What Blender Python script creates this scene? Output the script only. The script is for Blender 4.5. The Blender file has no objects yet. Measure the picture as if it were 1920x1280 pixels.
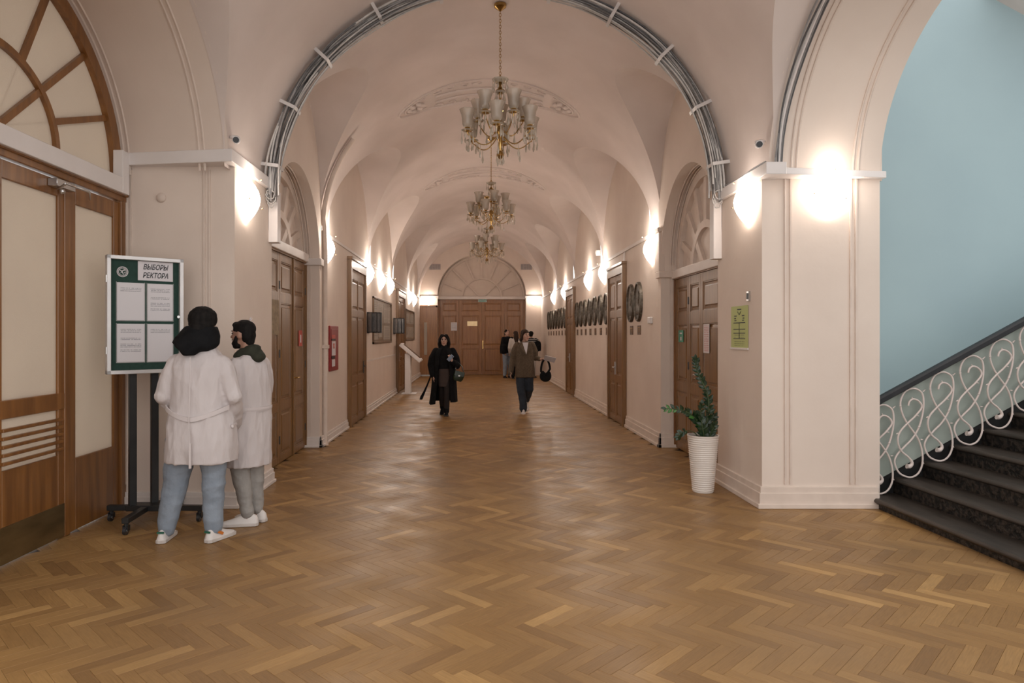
import bpy, bmesh, math, random
from math import sin, cos, pi, sqrt, radians
from mathutils import Vector, Matrix, noise
random.seed(7)
SC = bpy.context.scene
COL = SC.collection

# ------------------------------------------------------------ camera, light, exposure
cd = bpy.data.cameras.new('camera'); cam = bpy.data.objects.new('camera', cd); COL.objects.link(cam)
cam.location = (0, 0, 1.6); cam.rotation_euler = (pi/2, 0, 0)
cd.sensor_width = 36.0; cd.lens = 24.0; cd.shift_x = 68/1920; cd.shift_y = -10/1920
cd.clip_start = 0.05; cd.clip_end = 200
SC.camera = cam
W = bpy.data.worlds.new('world'); SC.world = W; W.use_nodes = True
W.node_tree.nodes['Background'].inputs[0].default_value = (1.0, 0.968, 0.94, 1)
W.node_tree.nodes['Background'].inputs[1].default_value = 1.07
SC.view_settings.view_transform = 'Standard'; SC.view_settings.look = 'None'
SC.view_settings.gamma = 1.0; SC.view_settings.use_curve_mapping = False
SC.view_settings.exposure = 0.62
SCONCE_EMIT = 11.0

# ------------------------------------------------------------ dimensions
XL, XR = -2.25, 2.67           # corridor wall faces
XC, VA, VB, ZS = 0.21, 2.50, 2.32, 3.15   # barrel vault: centre, half width, rise, springing
XLO, XRO = -3.38, 3.77         # outer faces of the piers
YP0, YP1 = 6.37, 7.53          # pier front and back
YJ = 9.85                      # far jamb of the door niches
YE = 27.8                      # end wall

# ------------------------------------------------------------ mesh helpers
class MB:
    def __init__(s): s.v = []; s.f = []; s.uv = None
    def add(s, vs, fs):
        o = len(s.v); s.v += [tuple(p) for p in vs]; s.f += [tuple(i+o for i in q) for q in fs]; return s
    def box(s, x0, x1, y0, y1, z0, z1):
        if x0 > x1: x0, x1 = x1, x0
        if y0 > y1: y0, y1 = y1, y0
        if z0 > z1: z0, z1 = z1, z0
        return s.add([(x0,y0,z0),(x1,y0,z0),(x1,y1,z0),(x0,y1,z0),(x0,y0,z1),(x1,y0,z1),(x1,y1,z1),(x0,y1,z1)],
                     [(0,3,2,1),(4,5,6,7),(0,1,5,4),(1,2,6,5),(2,3,7,6),(3,0,4,7)])
    def obox(s, c, size, M):
        a, b, d = [q/2 for q in size]; c = Vector(c)
        vs = [c + M @ Vector(p) for p in [(-a,-b,-d),(a,-b,-d),(a,b,-d),(-a,b,-d),(-a,-b,d),(a,-b,d),(a,b,d),(-a,b,d)]]
        return s.add(vs, [(0,3,2,1),(4,5,6,7),(0,1,5,4),(1,2,6,5),(2,3,7,6),(3,0,4,7)])
    def bar(s, p, q, w, t, up=(0,0,1)):
        p = Vector(p); q = Vector(q); d = (q-p); L = d.length; d.normalize()
        u = Vector(up); sd = d.cross(u)
        if sd.length < 1e-5: sd = d.cross(Vector((1,0,0)))
        sd.normalize(); u = sd.cross(d)
        M = Matrix((d, sd, u)).transposed()
        return s.obox((p+q)/2, (L, w, t), M)
    def grid(s, rows, wrap=False):
        n = len(rows[0]); o = len(s.v)
        for r in rows: s.v += [tuple(p) for p in r]
        for i in range(len(rows)-1):
            for j in range(n if wrap else n-1):
                k = (j+1) % n
                s.f.append((o+i*n+j, o+i*n+k, o+(i+1)*n+k, o+(i+1)*n+j))
        return s
    def loft(s, rings, cap=True):
        n = len(rings[0]); o = len(s.v)
        s.grid(rings, True)
        if cap:
            s.f.append(tuple(o+j for j in reversed(range(n))))
            s.f.append(tuple(o+(len(rings)-1)*n+j for j in range(n)))
        return s
    def tube(s, pts, r, n=8, closed=False, cap=True):
        pts = [Vector(p) for p in pts]; N = len(pts)
        rs = r if isinstance(r, (list, tuple)) else [r]*N
        rings = []; u = None
        for i in range(N):
            a = pts[i-1] if (i > 0 or closed) else pts[i]
            b = pts[(i+1) % N] if (i < N-1 or closed) else pts[i]
            t = (b-a)
            if t.length < 1e-9: t = Vector((0,0,1))
            t.normalize()
            if u is None:
                u = t.orthogonal().normalized()
            else:
                u = u - t*u.dot(t)
                u = u.normalized() if u.length > 1e-6 else t.orthogonal().normalized()
            w = t.cross(u)
            rings.append([pts[i] + (u*cos(2*pi*k/n) + w*sin(2*pi*k/n))*rs[i] for k in range(n)])
        if closed: rings.append(rings[0]); cap = False
        return s.loft(rings, cap)
    def lathe(s, prof, n=24, c=(0,0,0), cap=True):
        return s.loft([[(c[0]+r*cos(2*pi*k/n), c[1]+r*sin(2*pi*k/n), c[2]+z) for k in range(n)] for r, z in prof], cap)
    def sph(s, c, r, n=14, m=9, M=None):
        rx, ry, rz = r if isinstance(r, (tuple, list)) else (r, r, r)
        rings = []
        for i in range(m+1):
            a = -pi/2 + pi*i/m; cc = max(cos(a), .02)
            ring = []
            for k in range(n):
                p = Vector((rx*cc*cos(2*pi*k/n), ry*cc*sin(2*pi*k/n), rz*sin(a)))
                if M: p = M @ p
                ring.append(Vector(c) + p)
            rings.append(ring)
        return s.loft(rings)
    def prism(s, poly, fn):
        """poly: list of 2d points; fn(a,b,t) -> 3d with t = 0 / 1"""
        n = len(poly); o = len(s.v)
        s.v += [tuple(fn(a, b, 0)) for a, b in poly] + [tuple(fn(a, b, 1)) for a, b in poly]
        s.f.append(tuple(o+i for i in reversed(range(n)))); s.f.append(tuple(o+n+i for i in range(n)))
        for i in range(n):
            k = (i+1) % n; s.f.append((o+i, o+k, o+n+k, o+n+i))
        return s
    def mesh(s, name, smooth=None, bevel=0):
        me = bpy.data.meshes.new(name); me.from_pydata(s.v, [], s.f)
        bm = bmesh.new(); bm.from_mesh(me)
        bmesh.ops.recalc_face_normals(bm, faces=bm.faces)
        if bevel:
            es = [e for e in bm.edges if len(e.link_faces) == 2 and e.calc_face_angle(0) > .6]
            bmesh.ops.bevel(bm, geom=es, offset=bevel, segments=1, affect='EDGES', clamp_overlap=True)
        bm.to_mesh(me); bm.free()
        if smooth is not None:
            for p in me.polygons: p.use_smooth = True
            if smooth < 180: me.set_sharp_from_angle(angle=radians(smooth))
        return me
    def build(s, name, m=None, parent=None, smooth=None, bevel=0):
        return obj(name, s.mesh(name, smooth, bevel), m, parent)

def obj(name, me, m=None, parent=None):
    o = bpy.data.objects.new(name, me); COL.objects.link(o)
    if m and me is not None and not me.materials: me.materials.append(m)
    if parent: o.parent = parent
    return o
def tag(o, label=None, cat=None, group=None, kind=None):
    if label: o['label'] = label
    if cat: o['category'] = cat
    if group: o['group'] = group
    if kind: o['kind'] = kind
    return o
def empty(name, loc=(0,0,0), rz=0):
    o = bpy.data.objects.new(name, None); COL.objects.link(o); o.empty_display_size = .1
    o.location = loc; o.rotation_euler = (0, 0, rz); return o
def kids(o): return [c for c in COL.objects if c.parent == o]
def copy_tree(o, parent=None):
    c = o.copy(); COL.objects.link(c); c.parent = parent
    for ch in list(o.children): copy_tree(ch, c)
    return c
ORD = ['first','second','third','fourth','fifth','sixth','seventh','eighth']

# ------------------------------------------------------------ materials
def _nt(name):
    m = bpy.data.materials.new(name); m.use_nodes = True
    nt = m.node_tree; return m, nt, nt.nodes['Principled BSDF']
def mat(name, c1, c2=None, rough=.6, scale=6, stretch=(1,1,1), detail=4, bump=0, bscale=40, metal=0, spec=.5,
        coat=0, trans=0, sheen=0, alpha=None, ramp=(.35,.65), coord='Object'):
    m, nt, b = _nt(name); N = nt.nodes.new; L = nt.links.new
    b.inputs['Roughness'].default_value = rough; b.inputs['Metallic'].default_value = metal
    b.inputs['Specular IOR Level'].default_value = spec; b.inputs['Coat Weight'].default_value = coat
    b.inputs['Coat Roughness'].default_value = .3; b.inputs['Transmission Weight'].default_value = trans; b.inputs['Sheen Weight'].default_value = sheen
    if c2 is None: c2 = tuple(q*.86 for q in c1)
    tc = N('ShaderNodeTexCoord'); mp = N('ShaderNodeMapping'); mp.inputs['Scale'].default_value = stretch
    L(tc.outputs[coord], mp.inputs[0])
    nz = N('ShaderNodeTexNoise'); nz.inputs['Scale'].default_value = scale; nz.inputs['Detail'].default_value = detail
    L(mp.outputs[0], nz.inputs['Vector'])
    rp = N('ShaderNodeValToRGB'); e = rp.color_ramp.elements
    e[0].position, e[1].position = ramp; e[0].color = (*c1, 1); e[1].color = (*c2, 1)
    L(nz.outputs['Fac'], rp.inputs[0]); L(rp.outputs[0], b.inputs['Base Color'])
    if bump:
        n2 = N('ShaderNodeTexNoise'); n2.inputs['Scale'].default_value = bscale; n2.inputs['Detail'].default_value = 3
        L(mp.outputs[0], n2.inputs['Vector'])
        bp = N('ShaderNodeBump'); bp.inputs['Strength'].default_value = bump; bp.inputs['Distance'].default_value = .02
        L(n2.outputs['Fac'], bp.inputs['Height']); L(bp.outputs[0], b.inputs['Normal'])
    return m
def emit_mat(name, col, strength):
    m, nt, b = _nt(name)
    b.inputs['Base Color'].default_value = (*col, 1); b.inputs['Emission Color'].default_value = (*col, 1)
    b.inputs['Emission Strength'].default_value = strength; return m

PLASTER = mat('plaster', (.73,.622,.545), (.685,.575,.50), rough=.75, scale=1.3, detail=6, bump=.12, bscale=9, spec=.3)
VAULT = mat('vault_plaster', (.71,.615,.57), (.635,.545,.50), rough=.8, scale=1.1, detail=7, bump=.22, bscale=4, spec=.25)
STUCCO = mat('stucco', (.71,.60,.525), (.64,.535,.465), rough=.7, scale=5, spec=.3)
WHITE = mat('white_paint', (.74,.67,.63), (.68,.61,.57), rough=.5, scale=4, spec=.4)
PLASTIC = mat('white_plastic', (.76,.71,.69), (.72,.67,.65), rough=.4, scale=3)
BLUE = mat('blue_paint', (.385,.505,.54), (.36,.475,.515), rough=.55, scale=.9, detail=5, bump=.08, bscale=8, spec=.35)
WOOD = mat('door_wood', (.24,.117,.037), (.16,.076,.024), rough=.38, scale=2.2, stretch=(9,9,.8), detail=6, bump=.05, bscale=30, coat=.25)
WOOD_END = mat('end_door_wood', (.34,.155,.052), (.24,.105,.034), rough=.4, scale=2.2, stretch=(9,9,.8), detail=6, bump=.05, bscale=30, coat=.2)
WOOD_L = mat('entrance_wood', (.27,.112,.028), (.165,.064,.016), rough=.33, scale=2.0, stretch=(8,8,.7), detail=6, bump=.05, bscale=30, coat=.35)
FROST = mat('frosted_glass', (.66,.58,.49), (.61,.53,.45), rough=.35, scale=1.5, bump=.25, bscale=160, spec=.4)
def _frost():
    m = FROST; nt = m.node_tree; b = nt.nodes['Principled BSDF']; out = nt.nodes['Material Output']
    tr = nt.nodes.new('ShaderNodeBsdfTranslucent'); mx = nt.nodes.new('ShaderNodeMixShader'); mx.inputs[0].default_value = .38
    tr.inputs[0].default_value = (.80,.72,.63,1)
    nt.links.new(b.outputs[0], mx.inputs[1]); nt.links.new(tr.outputs[0], mx.inputs[2]); nt.links.new(mx.outputs[0], out.inputs[0])
_frost()
BRASS = mat('brass', (.75,.50,.20), (.55,.36,.13), rough=.25, metal=1)
DULLBRASS = mat('kick_plate_brass', (.30,.22,.11), (.20,.145,.07), rough=.38, metal=.85, scale=3, stretch=(1,.4,3))
STEEL = mat('steel', (.62,.61,.60), (.5,.5,.5), rough=.28, metal=1)
BLACK = mat('black_metal', (.012,.012,.013), (.02,.02,.02), rough=.42)
BLACKPL = mat('black_plastic', (.02,.02,.022), (.03,.03,.034), rough=.35)
GREEN = mat('green_felt', (.016,.050,.038), (.012,.040,.030), rough=.85, scale=30)
ALU = mat('silver_frame', (.68,.66,.65), (.6,.58,.58), rough=.35, metal=.3)
RED = mat('red_paint', (.30,.025,.025), (.24,.02,.02), rough=.4)
BRONZE = mat('bronze', (.070,.055,.040), (.14,.12,.095), rough=.45, metal=.5, scale=22, detail=5, bump=.4, bscale=35)
LABELBR = mat('label_brown', (.16,.085,.045), (.11,.06,.03), rough=.45, metal=.3)
CABLE_G = mat('cable_grey', (.30,.285,.28), (.20,.19,.19), rough=.5, scale=14)
CABLE_L = mat('cable_light', (.52,.50,.48), (.42,.40,.39), rough=.5, scale=14)
CABLE_D = mat('cable_dark', (.07,.068,.07), (.12,.115,.115), rough=.5, scale=14)
STONE = mat('stair_stone', (.024,.018,.014), (.050,.038,.030), rough=.45, scale=5, detail=7, stretch=(3,.5,1), bump=.1, bscale=30)
IRONW = mat('white_iron', (.70,.60,.56), (.62,.53,.49), rough=.45)
PANELG = mat('rail_panel', (.35,.395,.36), (.29,.33,.295), rough=.5, scale=3, detail=6)
SLATE = mat('dark_rail', (.010,.011,.013), (.018,.018,.021), rough=.5)

def paper_mat(name, base, ink, lines=26, dens=.5, left=.12, right=.88, top=.92, bot=.25, seed=0.0, strength=.6):
    """flat print: rows of small text as broken dark bands on a sheet, in UV space"""
    m, nt, b = _nt(name); N = nt.nodes.new; L = nt.links.new
    b.inputs['Roughness'].default_value = .55
    tc = N('ShaderNodeTexCoord'); sp = N('ShaderNodeSeparateXYZ'); L(tc.outputs['UV'], sp.inputs[0])
    def M(op, a, bb=None, c=None):
        q = N('ShaderNodeMath'); q.operation = op
        for i, x in enumerate((a, bb, c)):
            if x is None: continue
            if isinstance(x, (int, float)): q.inputs[i].default_value = x
            else: L(x, q.inputs[i])
        return q.outputs[0]
    u, v = sp.outputs[0], sp.outputs[1]
    row = M('FLOOR', M('MULTIPLY', v, lines)); fr = M('FRACT', M('MULTIPLY', v, lines))
    band = M('LESS_THAN', fr, .5)
    cb = N('ShaderNodeCombineXYZ'); L(M('MULTIPLY', u, 34.0), cb.inputs[0]); L(M('MULTIPLY', row, 3.7), cb.inputs[1]); cb.inputs[2].default_value = seed
    nz = N('ShaderNodeTexNoise'); nz.inputs['Scale'].default_value = 1.0; nz.inputs['Detail'].default_value = 1; L(cb.outputs[0], nz.inputs['Vector'])
    word = M('GREATER_THAN', nz.outputs['Fac'], .42)
    c2 = N('ShaderNodeCombineXYZ'); L(M('MULTIPLY', row, .31), c2.inputs[1]); c2.inputs[2].default_value = seed+5
    n2 = N('ShaderNodeTexNoise'); n2.inputs['Scale'].default_value = 1.0; n2.inputs['Detail'].default_value = 0; L(c2.outputs[0], n2.inputs['Vector'])
    para = M('GREATER_THAN', n2.outputs['Fac'], 1-dens)
    inside = M('MULTIPLY', M('MULTIPLY', M('GREATER_THAN', u, left), M('LESS_THAN', u, right)), M('MULTIPLY', M('LESS_THAN', v, top), M('GREATER_THAN', v, bot)))
    fac = M('MULTIPLY', M('MULTIPLY', M('MULTIPLY', band, word), M('MULTIPLY', para, inside)), strength)
    mx = N('ShaderNodeMix'); mx.data_type = 'RGBA'; mx.inputs[6].default_value = (*base, 1); mx.inputs[7].default_value = (*ink, 1)
    L(fac, mx.inputs[0]); L(mx.outputs[2], b.inputs['Base Color']); return m
PAPER = paper_mat('printed_paper', (.66,.63,.65), (.12,.12,.14), seed=1)
PAPER2 = paper_mat('printed_paper_short', (.66,.63,.65), (.12,.12,.14), dens=.42, bot=.55, seed=7)
PLAINP = mat('plain_paper', (.68,.64,.66), (.65,.61,.63), rough=.6)
INK = mat('ink', (.03,.03,.035), (.04,.04,.045), rough=.6)

def sheet(name, w, h, m, parent=None, t=.002):
    """a thin sheet, front face towards local -y, UV on the front"""
    me = bpy.data.meshes.new(name)
    v = [(0,-t,0),(w,-t,0),(w,-t,h),(0,-t,h),(0,0,0),(w,0,0),(w,0,h),(0,0,h)]
    me.from_pydata(v, [], [(0,1,2,3),(5,4,7,6),(4,5,1,0),(3,2,6,7),(1,5,6,2),(4,0,3,7)])
    uv = me.uv_layers.new(name='UVMap'); q = [(0,0),(1,0),(1,1),(0,1)]
    for p in me.polygons:
        for j, li in enumerate(p.loop_indices): uv.data[li].uv = q[j % 4] if p.index == 0 else (0, 0)
    return obj(name, me, m, parent)
def text_mesh(txt, size, shear=0, off=0, depth=.0006, align='CENTER'):
    c = bpy.data.curves.new('txt', 'FONT'); c.body = txt; c.size = size; c.shear = shear; c.offset = off
    c.extrude = depth; c.align_x = align; c.align_y = 'CENTER'; c.resolution_u = 3
    o = bpy.data.objects.new('txt', c); COL.objects.link(o)
    dg = bpy.context.evaluated_depsgraph_get()
    me = bpy.data.meshes.new_from_object(o.evaluated_get(dg))
    bpy.data.objects.remove(o); bpy.data.curves.remove(c)
    me.materials.clear()
    me.transform(Matrix.Rotation(pi/2, 4, 'X')); return me

# ------------------------------------------------------------ floor: herringbone parquet
def plank_material(name, per_object):
    m, nt, b = _nt(name); N = nt.nodes.new; L = nt.links.new
    if per_object:
        oi = N('ShaderNodeObjectInfo'); rnd = oi.outputs['Random']
    else:
        g = N('ShaderNodeNewGeometry'); rnd = g.outputs['Random Per Island']
    rp = N('ShaderNodeValToRGB'); e = rp.color_ramp.elements
    e[0].position = 0; e[0].color = (.225,.122,.047,1); e[1].position = 1; e[1].color = (.46,.275,.108,1)
    for p, c in ((.25,(.280,.156,.059)), (.6,(.305,.172,.065)), (.9,(.350,.202,.078))):
        k = rp.color_ramp.elements.new(p); k.color = (*c, 1)
    L(rnd, rp.inputs[0])
    tc = N('ShaderNodeTexCoord'); mp = N('ShaderNodeMapping'); mp.inputs['Scale'].default_value = (1.2, 16, 1)
    cb = N('ShaderNodeCombineXYZ'); ml = N('ShaderNodeMath'); ml.operation = 'MULTIPLY'; ml.inputs[1].default_value = 37
    L(rnd, ml.inputs[0]); L(ml.outputs[0], cb.inputs[0]); L(ml.outputs[0], cb.inputs[1]); L(cb.outputs[0], mp.inputs['Location'])
    L(tc.outputs['UV'], mp.inputs[0])
    nz = N('ShaderNodeTexNoise'); nz.inputs['Scale'].default_value = 3; nz.inputs['Detail'].default_value = 5; L(mp.outputs[0], nz.inputs['Vector'])
    mx = N('ShaderNodeMix'); mx.data_type = 'RGBA'; mx.blend_type = 'MULTIPLY'; mx.inputs[0].default_value = .55
    r2 = N('ShaderNodeValToRGB'); r2.color_ramp.elements[0].position = .3; r2.color_ramp.elements[0].color = (.62,.58,.54,1); r2.color_ramp.elements[1].position = .7; r2.color_ramp.elements[1].color = (1.1,1.08,1.05,1)
    L(nz.outputs['Fac'], r2.inputs[0]); L(rp.outputs[0], mx.inputs[6]); L(r2.outputs[0], mx.inputs[7])
    # traffic wear: greyer, duller patches in floor space
    g2 = N('ShaderNodeNewGeometry'); wn = N('ShaderNodeTexNoise'); wn.inputs['Scale'].default_value = .9; wn.inputs['Detail'].default_value = 5
    L(g2.outputs['Position'], wn.inputs['Vector'])
    wr = N('ShaderNodeValToRGB'); wr.color_ramp.elements[0].position = .45; wr.color_ramp.elements[1].position = .72
    wr.color_ramp.elements[0].color = (0,0,0,1); wr.color_ramp.elements[1].color = (.55,.55,.55,1); L(wn.outputs['Fac'], wr.inputs[0])
    m2 = N('ShaderNodeMix'); m2.data_type = 'RGBA'; m2.inputs[7].default_value = (.20,.118,.056,1)
    L(wr.outputs[0], m2.inputs[0]); L(mx.outputs[2], m2.inputs[6]); L(m2.outputs[2], b.inputs['Base Color'])
    w2 = N('ShaderNodeTexNoise'); w2.inputs['Scale'].default_value = 2.3; w2.inputs['Detail'].default_value = 6; L(g2.outputs['Position'], w2.inputs['Vector'])
    mr = N('ShaderNodeMapRange'); mr.inputs['From Min'].default_value = .3; mr.inputs['From Max'].default_value = .7
    mr.inputs['To Min'].default_value = .30; mr.inputs['To Max'].default_value = .52; L(w2.outputs['Fac'], mr.inputs[0]); L(mr.outputs[0], b.inputs['Roughness'])
    b.inputs['Specular IOR Level'].default_value = .27
    bp = N('ShaderNodeBump'); bp.inputs['Strength'].default_value = .05; bp.inputs['Distance'].default_value = .01
    L(nz.outputs['Fac'], bp.inputs['Height']); L(bp.outputs[0], b.inputs['Normal'])
    return m
PLANK_O = plank_material('parquet_plank', True); PLANK_I = plank_material('parquet_planks_joined', False)
GROUT = mat('floor_joint', (.06,.032,.016), (.045,.025,.012), rough=.8)
floor = MB().box(-3.5, 4.05, -3.0, 29.6, -.06, -.012).build('floor', GROUT); tag(floor, kind='structure')
PW, PN = .075, 5; PLN = PW*PN; GAP = .0004
def plank_geo(dx=0, dy=0, ang=0, z=0):
    a, b, c = PLN/2-GAP, PW/2-GAP, .0012
    pts = [(-a,-b,-.012),(a,-b,-.012),(a,b,-.012),(-a,b,-.012),(-a+c,-b+c,0),(a-c,-b+c,0),(a-c,b-c,0),(-a+c,b-c,0),(-a,-b,-c),(a,-b,-c),(a,b,-c),(-a,b,-c)]
    ca, sa = cos(ang), sin(ang)
    vs = [(dx+x*ca-y*sa, dy+x*sa+y*ca, zz+z) for x, y, zz in pts]
    uv = [(x/PLN+.5, y/PLN+.5) for x, y, zz in pts]
    fs = [(4,5,6,7)]
    for i in range(4):
        k = (i+1) % 4; fs += [(8+i, 8+k, 4+k, 4+i), (i, k, 8+k, 8+i)]
    return vs, fs, uv
def plank_mesh(name, items):
    V, Fc, U = [], [], []
    for it in items:
        vs, fs, uv = plank_geo(*it); o = len(V); V += vs; U += uv; Fc += [tuple(i+o for i in f) for f in fs]
    me = bpy.data.meshes.new(name); me.from_pydata(V, [], Fc)
    ul = me.uv_layers.new(name='UVMap'); li = [0]*len(me.loops); me.loops.foreach_get('vertex_index', li)
    flat = [c for i in li for c in U[i]]; ul.data.foreach_set('uv', flat); return me
planks = []
R2 = sqrt(2)
OY = 3.65 + (PN/2-.5)*PW/R2
for k in range(-260, 560):
    for m_ in range(-70, 70):
        for kind in (0, 1):
            if kind == 0: u = (k+2*PN*m_+PN/2)*PW; v = (k+.5)*PW; ang = -pi/4
            else: u = (k+PN+2*PN*m_+.5)*PW; v = (k+1-PN/2)*PW; ang = pi/4
            X = (u+v)/R2; Y = (v-u)/R2 + OY
            lim_l, lim_r = (-3.36, 3.88) if Y < 6.4 else ((-2.5, 2.9) if Y < 9.9 else (-2.25, 2.68))
            if lim_l < X < lim_r and 2.2 < Y < 28.9: planks.append((X, Y, ang))
def in_view(p):
    px = 892+1280*p[0]/p[1]; py = 630+1280*1.6/p[1]; return -40 < px < 1960 and py < 1300
planks.sort(key=lambda p: (not in_view(p), p[1]))
pm = plank_mesh('plank', [(0,0,0,0)])
for X, Y, a in planks[:300]:
    o = obj('plank', pm, PLANK_O, floor); o.location = (X, Y, random.uniform(-.0004, .0002)); o.rotation_euler = (0, 0, a + (pi if random.random() < .5 else 0))
rest = obj('parquet_planks', plank_mesh('parquet_planks', [(X, Y, a, random.uniform(-.0004, .0002)) for X, Y, a in planks[300:]]), PLANK_I, floor)
tag(rest, kind='stuff')

# ------------------------------------------------------------ vault with cross lunettes
# lunettes: centre y, half span, springing z, rise
LUN0 = (4.72, 1.50, 3.08, 1.38)
LUNS = [LUN0, (8.69, 1.26, 3.15, 1.80)] + [(y, 1.93, 3.15, 1.80) for y in (12.40, 16.50, 20.60, 24.70)]
def lun_z(y):
    for yc, h, z0, r in LUNS:
        if abs(y-yc) < h: return max(ZS, z0 + r*sqrt(max(0, 1-((y-yc)/h)**2)))
    return ZS
ys = {3.0, YE}
for yc, h, z0, r in LUNS:
    for i in range(41): ys.add(round(max(3.0, yc - h*cos(pi*i/40)), 4))
yy = 3.0
while yy < YE: ys.add(round(yy, 4)); yy += .35
ys = sorted(ys)
NT = 56
vb = MB(); rows = []
for y in ys:
    t0 = math.asin(min(1, (lun_z(y)-ZS)/VB))
    rows.append([(XC + VA*cos(t0+(pi-2*t0)*j/NT), y, ZS + VB*sin(t0+(pi-2*t0)*j/NT)) for j in range(NT+1)])
vb.grid(rows)
for sgn in (-1, 1):
    for yc, h, z0, r in LUNS:
        lr = []
        for y in ys:
            if abs(y-yc) <= h+1e-6:
                z = lun_z(y); xg = VA*sqrt(max(0, 1-((z-ZS)/VB)**2))
                lr.append([(XC+sgn*(xg+(VA-xg)*q/6), y, z) for q in range(7)])
        vb.grid(lr)
ceiling = vb.build('ceiling', VAULT, smooth=180); tag(ceiling, kind='structure')
# keep the groins sharp: barrel and lunettes are separate vertex islands, so smooth shading does not cross them

# ------------------------------------------------------------ side walls
ND = {-1: -2.5, 1: 2.92}     # niche door planes
NYC, NR, NZ = 8.69, 1.16, 2.62
OUTE = (4.72, 1.65, 3.05, 1.45)  # outer ellipse of the great side arches
def side_wall(sgn, name):
    X = XL if sgn < 0 else XR; XO = XLO if sgn < 0 else XRO; XD = ND[sgn]
    b = MB()
    b.box(X, XO, YP0, YP1, 0, 3.2 if sgn < 0 else ZS)     # pier
    # wall over the near pier and pier up to the vault is the vault itself; great arch soffit
    inner, outer = [], []
    rows = []
    a0 = .095 if sgn < 0 else .03
    for i in range(49):
        a = a0+(pi-2*a0)*i/48
        pi_ = (X, LUN0[0]+LUN0[1]*cos(a), LUN0[2]+LUN0[3]*sin(a)); po = (XO, OUTE[0]+OUTE[1]*cos(a), OUTE[2]+OUTE[3]*sin(a))
        rows.append([tuple(pi_[c]+(po[c]-pi_[c])*t for c in range(3)) for t in (0,.2,.4,.6,.8,1)])
    b.grid(rows)
    # spandrel filling on the outer face of the arch
    r2 = [[(XO, OUTE[0]+OUTE[1]*cos(pi*i/48), OUTE[2]+OUTE[3]*sin(pi*i/48)), (XO, OUTE[0]+OUTE[1]*cos(pi*i/48), 6.2)] for i in range(49)]
    r2[0][0] = (XO, OUTE[0]+OUTE[1], OUTE[2])
    b.grid(r2); b.box(XO, XO+sgn*.02, OUTE[0]+OUTE[1], YP1, ZS-.1, 6.2);
    # bit of wall above pier between inner springing and pier edge
    # niche: soffit and jambs
    arc = [(NYC+NR*cos(pi*i/32), NZ+NR*sin(pi*i/32)) for i in range(33)]
    b.grid([[(X, y, z), (X+(XD-X)*.5, y, z), (XD+sgn*.06, y, z)] for y, z in arc])
    b.box(X+sgn*.001, XD+sgn*.06, YJ-.004, YJ+.03, 0, NZ); b.box(X+sgn*.001, XD+sgn*.06, YP1-.02, YP1+.003, 0, NZ)
    b.box(XD+sgn*.06, XD+sgn*.10, YP1-.1, YJ+.1, 0, NZ+NR+.1)       # back of the niche
    # tympanum over niche
    b.grid([[(X, y, z), (X, y, max(lun_z(y), z+.02, ZS))] for y, z in arc])
    b.box(X, X+sgn*.02, 7.40, YP1+.01, ZS-.4, lun_z(7.55)); b.box(X+sgn*.0005, X+sgn*.02, YJ-.003, YJ+.12, ZS-.5, lun_z(YJ)+.02)
    # corridor wall beyond
    b.box(X, X+sgn*.3, YJ, YE+.3, 0, ZS)
    for yc, h, z0, r in LUNS[2:]:
        b.grid([[(X, yc-h*cos(pi*i/40), ZS-.01), (X, yc-h*cos(pi*i/40), lun_z(yc-h*cos(pi*i/40)))] for i in range(41)])
    w = b.build(name, PLASTER, smooth=35); tag(w, kind='structure'); return w
wall_l = side_wall(-1, 'wall_left'); wall_r = side_wall(1, 'wall_right')
# wall plane of the entrance on the left (above and beside the fan window)
b = MB()
b.box(XLO-.25, XLO-.02, 3.0, YP1, 4.4, 6.2)
b.grid([[(XLO+.001, OUTE[0]+OUTE[1]*cos(pi*i/48), OUTE[2]+OUTE[3]*sin(pi*i/48)), (XLO-.14, OUTE[0]+OUTE[1]*cos(pi*i/48), OUTE[2]+OUTE[3]*sin(pi*i/48))] for i in range(49)])
b.box(XLO-.14, XLO, YP0-.002, YP0+.3, 0, 3.1); b.box(XLO-.14, XLO, OUTE[0]-OUTE[1]-.3, OUTE[0]-OUTE[1]+.002, 0, 3.1)
tag(b.build('wall_entrance', PLASTER, smooth=35), kind='structure')
# end wall with arched opening
EXC, ER, EZ = .245, 1.80, 3.28
b = MB()
arc = [(EXC+ER*cos(pi*i/48), EZ+ER*sin(pi*i/48)*.93) for i in range(49)]
def vz(x): return ZS+VB*sqrt(max(0, 1-((x-XC)/VA)**2))+.03
b.grid([[(x, YE, z), (x, YE, max(z+.02, vz(x)))] for x, z in arc])
b.grid([[(x, YE, z), (x, YE+.62, z)] for x, z in arc])
for x0, x1 in ((XL-.05, EXC-ER), (EXC+ER, XR+.05)):
    b.box(x0, x1, YE, YE+.62, 0, EZ)
    b.grid([[(x0+(x1-x0)*i/16, YE, EZ-.02), (x0+(x1-x0)*i/16, YE, vz(x0+(x1-x0)*i/16))] for i in range(17)])
b.box(XL-.3, XR+.3, YE+.62, YE+.7, 0, 5.6)
tag(b.build('wall_end', PLASTER, smooth=35), kind='structure')
# stairwell: blue walls
b = MB(); b.box(3.4, 9.2, 7.54, 7.7, -.06, 8.5); b.box(9.05, 9.2, 2.2, 7.6, -.06, 8.5)
tag(b.build('wall_stairwell', BLUE), kind='structure')

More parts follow.
